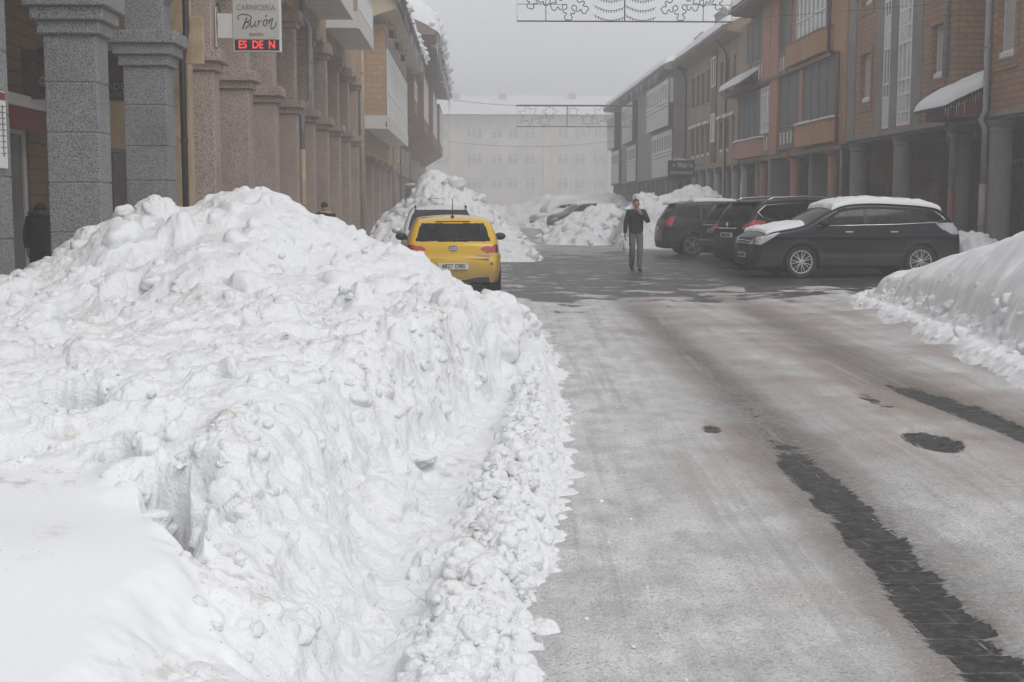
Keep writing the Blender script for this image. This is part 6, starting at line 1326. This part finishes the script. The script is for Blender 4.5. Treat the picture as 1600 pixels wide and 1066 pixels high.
def figure(root, P_, jacket, trousers, coat_len=.86, hair=HAIRM, skinm=SKINM, turn=0., fingers=True, girth=1.):
    """P_: joint positions (facing -y): head, neck, shR, elR, wrR, shL, elL, wrL, hipR, knR, anR, hipL, knL, anL"""
    g = girth; H = P_['head']; ch = (0, .0, 1.22); pe = (0, 0, .94)
    J = [(pe[0], pe[1], pe[2], (.15, .11)), (0, 0, 1.08, (.14, .10)), (ch[0], ch[1], ch[2]+.03, (.155, .11)), (0, .01, 1.38, (.10, .085)), P_['neck']+(.058,), (H[0], H[1]+.005, H[2]-.06, (.066, .082)), (H[0], H[1]+.01, H[2]+.02, (.077, .095)), (H[0], H[1]+.012, H[2]+.085, (.05, .065))]
    E = [(0, 1), (1, 2), (2, 3), (3, 4), (4, 5), (5, 6), (6, 7)]
    def limb(pts, fr):
        i0 = fr
        for p in pts: J.append(p); E.append((i0, len(J)-1)); i0 = len(J)-1
        return i0
    wr = {}
    for s_ in 'RL':
        a, b, c = P_['sh'+s_], P_['el'+s_], P_['wr'+s_]
        wr[s_] = limb([a+(.062,), lerp3(a, b, .5)+(.048,), b+(.040,), lerp3(b, c, .4)+(.036,), c+(.026,)], 3)
        d = (Vector(c)-Vector(b)).normalized(); hd = P_.get('hand'+s_, d); hd = Vector(hd).normalized(); side_ = Vector(P_.get('palm'+s_, (0, 1, 0))).normalized()
        palm = tuple(Vector(c)+hd*.055); pi = limb([palm+((.036, .020),)], wr[s_])
        if fingers:
            for k, (off, L) in enumerate(((-.030, .060), (-.010, .072), (.010, .068), (.028, .052))):
                q = Vector(palm)+side_*off+hd*.03; limb([tuple(q)+(.010,), tuple(q+hd*L*.55+Vector(P_.get('curl'+s_, (0, -.01, 0))))+(.009,), tuple(q+hd*L*.8+Vector(P_.get('curl'+s_, (0, -.01, 0)))*2.4)+(.0075,)], pi)
            q = Vector(c)+side_*-.03+hd*.03; limb([tuple(q)+(.012,), tuple(q+side_*-.02+hd*.035)+(.010,)], wr[s_])
        a, b, c = P_['hip'+s_], P_['kn'+s_], P_['an'+s_]
        limb([a+(.085,), lerp3(a, b, .5)+(.072,), b+(.054,), lerp3(b, c, .35)+(.052,), c+(.034,), (c[0], c[1]-.03, .045, .035), (c[0]+.005, c[1]-.16, .035, .032)], 0)
    body = skin('body', J, E, skinm, root)
    # face: nose, ears, brows as small forms pressed into the head, hair as a cap
    m = MB(); m.tube([(H[0], H[1]-.085, H[2]+.02), (H[0], H[1]-.108, H[2]-.022), (H[0], H[1]-.088, H[2]-.034)], [.008, .014, .009], 8)
    for s_ in (-1, 1): m.tube([(H[0]+s_*.078, H[1]+.012, H[2]-.03), (H[0]+s_*.086, H[1]+.016, H[2]), (H[0]+s_*.080, H[1]+.014, H[2]+.025)], [.008, .014, .008], 8)
    fo = m.build('nose_and_ears', skinm, root, world=False, smooth=True)
    m = MB()
    for s_ in (-1, 1): m.tube([(H[0]+s_*.018, H[1]-.086, H[2]+.030), (H[0]+s_*.045, H[1]-.080, H[2]+.032)], .006, 6); m.tube([(H[0]+s_*.024, H[1]-.086, H[2]+.012), (H[0]+s_*.038, H[1]-.083, H[2]+.012)], .006, 6)
    m.tube([(H[0]-.024, H[1]-.082, H[2]-.055), (H[0], H[1]-.088, H[2]-.056), (H[0]+.024, H[1]-.082, H[2]-.055)], .004, 6); m.build('eyes_and_mouth', hair, root, world=False, smooth=True)
    skin('hair', [(H[0], H[1]+.045, H[2]-.02, (.075, .065)), (H[0], H[1]+.035, H[2]+.045, (.083, .085)), (H[0], H[1]+.012, H[2]+.085, (.070, .082)), (H[0], H[1]+.00, H[2]+.105, (.045, .06))], [(0, 1), (1, 2), (2, 3)], hair, root)
    # jacket
    J2 = [(0, 0, coat_len-.05, (.175*g, .13*g)), (0, 0, 1.05, (.17*g, .125*g)), (0, 0, 1.24, (.18*g, .13*g)), (0, .01, 1.385, (.125*g, .105*g)), (P_['neck'][0], P_['neck'][1]+.012, P_['neck'][2]-.01, .074)]
    E2 = [(0, 1), (1, 2), (2, 3), (3, 4)]
    if coat_len < .8: J2.append((0, .0, coat_len-.0, (.20*g, .15*g))); J2[0] = (0, 0, .84, (.185*g, .14*g)); E2.append((0, 5))
    for s_ in 'RL':
        a, b, c = P_['sh'+s_], P_['el'+s_], P_['wr'+s_]; k0 = len(J2)
        J2 += [a+(.080*g,), lerp3(a, b, .5)+(.066*g,), b+(.058*g,), lerp3(b, c, .5)+(.050*g,), lerp3(b, c, .96)+(.042*g,)]; E2 += [(3, k0)]+[(k0+i, k0+i+1) for i in range(4)]
    skin('jacket', J2, E2, jacket, root)
    J3 = [(0, 0, .95, (.155, .115)), (0, 0, 1.04, (.145, .105))]; E3 = [(0, 1)]
    for s_ in 'RL':
        a, b, c = P_['hip'+s_], P_['kn'+s_], P_['an'+s_]; k0 = len(J3); c2 = (c[0], c[1]+.005, .075)
        J3 += [(a[0], a[1], a[2]-.04, .098), lerp3(a, b, .5)+(.088,), b+(.074,), lerp3(b, c2, .5)+(.070,), c2+(.066,)]; E3 += [(0, k0)]+[(k0+i, k0+i+1) for i in range(4)]
    skin('trousers', J3, E3, trousers, root)
    for s_ in 'RL':
        c = P_['an'+s_]; skin('shoe', [(c[0], c[1]+.04, .052, .046), (c[0], c[1]-.05, .048, .048), (c[0]+.006, c[1]-.17, .040, .040)], [(0, 1), (1, 2)], SHOE, root)
    return body
man = empty('person', (3.80, 30.0, .012), 'man in a black jacket and grey trousers walking towards the camera with a white bag', 'person', None, rz=R(4))
PM = dict(head=(0, -.03, 1.565), neck=(0, -.005, 1.46), shR=(-.170, 0, 1.375), elR=(-.235, .03, 1.12), wrR=(-.262, -.02, .87), shL=(.170, 0, 1.375), elL=(.285, -.08, 1.15), wrL=(.085, -.20, 1.345), hipR=(-.09, 0, .90), knR=(-.085, -.02, .49), anR=(-.07, .16, .10), hipL=(.09, 0, .90), knL=(.080, -.12, .50), anL=(.06, -.16, .085), handR=(0, -.1, -1), palmR=(0, 1, 0), handL=(-.45, -.02, .8), palmL=(.8, 0, .5), curlL=(-.008, .01, .0), curlR=(.012, 0, 0))
figure(man, PM, JACK, TROU, girth=1.12)
bg_ = empty('carrier_bag', (3.53, 29.95, .46), 'white plastic carrier bag hanging from the right hand of the walking man', 'bag')
skin('bag_body', [(0, 0, .03, (.05, .035)), (-.01, 0, .10, (.085, .055)), (-.008, 0, .19, (.065, .045)), (0, 0, .27, (.03, .02)), (.008, -.01, .34, (.012, .010))], [(0, 1), (1, 2), (2, 3), (3, 4)], BAGM, bg_)
# person in a fur trimmed hood under the granite arcade, back to the camera
wo = empty('person', (-7.12, 21.4, 0), 'person in long black coat and brown fur hood, seen from behind under the arcade', 'person', None, rz=R(178))
PW = dict(head=(0, -.02, 1.48), neck=(0, 0, 1.37), shR=(-.18, 0, 1.32), elR=(-.245, .02, 1.05), wrR=(-.25, -.03, .82), shL=(.18, 0, 1.32), elL=(.245, .02, 1.05), wrL=(.25, -.03, .82), hipR=(-.09, 0, .86), knR=(-.09, -.02, .47), anR=(-.085, .02, .085), hipL=(.09, 0, .86), knL=(.09, -.02, .47), anL=(.085, .0, .085), handR=(0, -.1, -1), handL=(0, -.1, -1))
figure(wo, PW, COATM, COATM, coat_len=.52, girth=1.22)
skin('hood', [(0, .03, 1.36, (.13, .10)), (0, .04, 1.46, (.125, .12)), (0, .02, 1.56, (.10, .11))], [(0, 1), (1, 2)], COATM, wo)
m = MB(); rr = random.Random(5)
ring = [(.165*math.cos(a_/24*6.283), .02+.135*math.sin(a_/24*6.283), 1.385+.03*math.sin(a_/24*6.283)+.012*rr.random()) for a_ in range(24)]
m.tube(ring, [.036+.014*rr.random() for _ in range(24)], 7, closed=True)
for _ in range(420):
    a_ = rr.random()*6.283; q = Vector((.165*math.cos(a_), .02+.135*math.sin(a_), 1.39+.03*math.sin(a_))); d_ = Vector((rr.gauss(0, 1), rr.gauss(0, 1), rr.gauss(0, 1))).normalized()
    m.tube([q+d_*.03, q+d_*(.065+.02*rr.random())], [.005, .001], 3)
m.build('fur_trim', FURM, wo, world=False, smooth=True)
# man walking away on the pavement, head and shoulders over the heap
aw_ = empty('person', (-3.22, 28.0, 0), 'short haired man in black jacket walking away along the pillars behind the heap', 'person', None, rz=R(150))
PA = dict(PM); PA.update(head=(.03, -.06, 1.50), neck=(.01, -.02, 1.38), shR=(-.19, 0, 1.33), elR=(-.25, .03, 1.05), wrR=(-.26, -.04, .8), shL=(.19, 0, 1.33), elL=(.25, .03, 1.05), wrL=(.26, -.05, .8), handL=(0, -.1, -1), palmL=(0, 1, 0), curlL=(-.01, 0, 0))
figure(aw_, PA, JACK, TROU, girth=1.1)
m = MB(); m.tube([(.01+.072*math.cos(a_/16*6.283), -.02+.072*math.sin(a_/16*6.283), 1.405) for a_ in range(16)], .016, 6, closed=True); m.build('collar', SHIRT, aw_, world=False, smooth=True)
# ---------------------------------------------------------------- haze
hz = MB().box(-70, 85, -3, 330, -1.7, 32).build('haze')
m_, nt, b = new('haze_air'); nt.nodes.remove(b)
vol = N(nt, 'VolumePrincipled', {'Color': (.74, .742, .75, 1), 'Density': HAZE, 'Anisotropy': .0})
nt.links.new(vol.outputs[0], nt.nodes['Material Output'].inputs['Volume'])
hz.data.materials.clear(); hz.data.materials.append(m_); tag(hz, 'pale winter fog filling the street', kind='stuff')
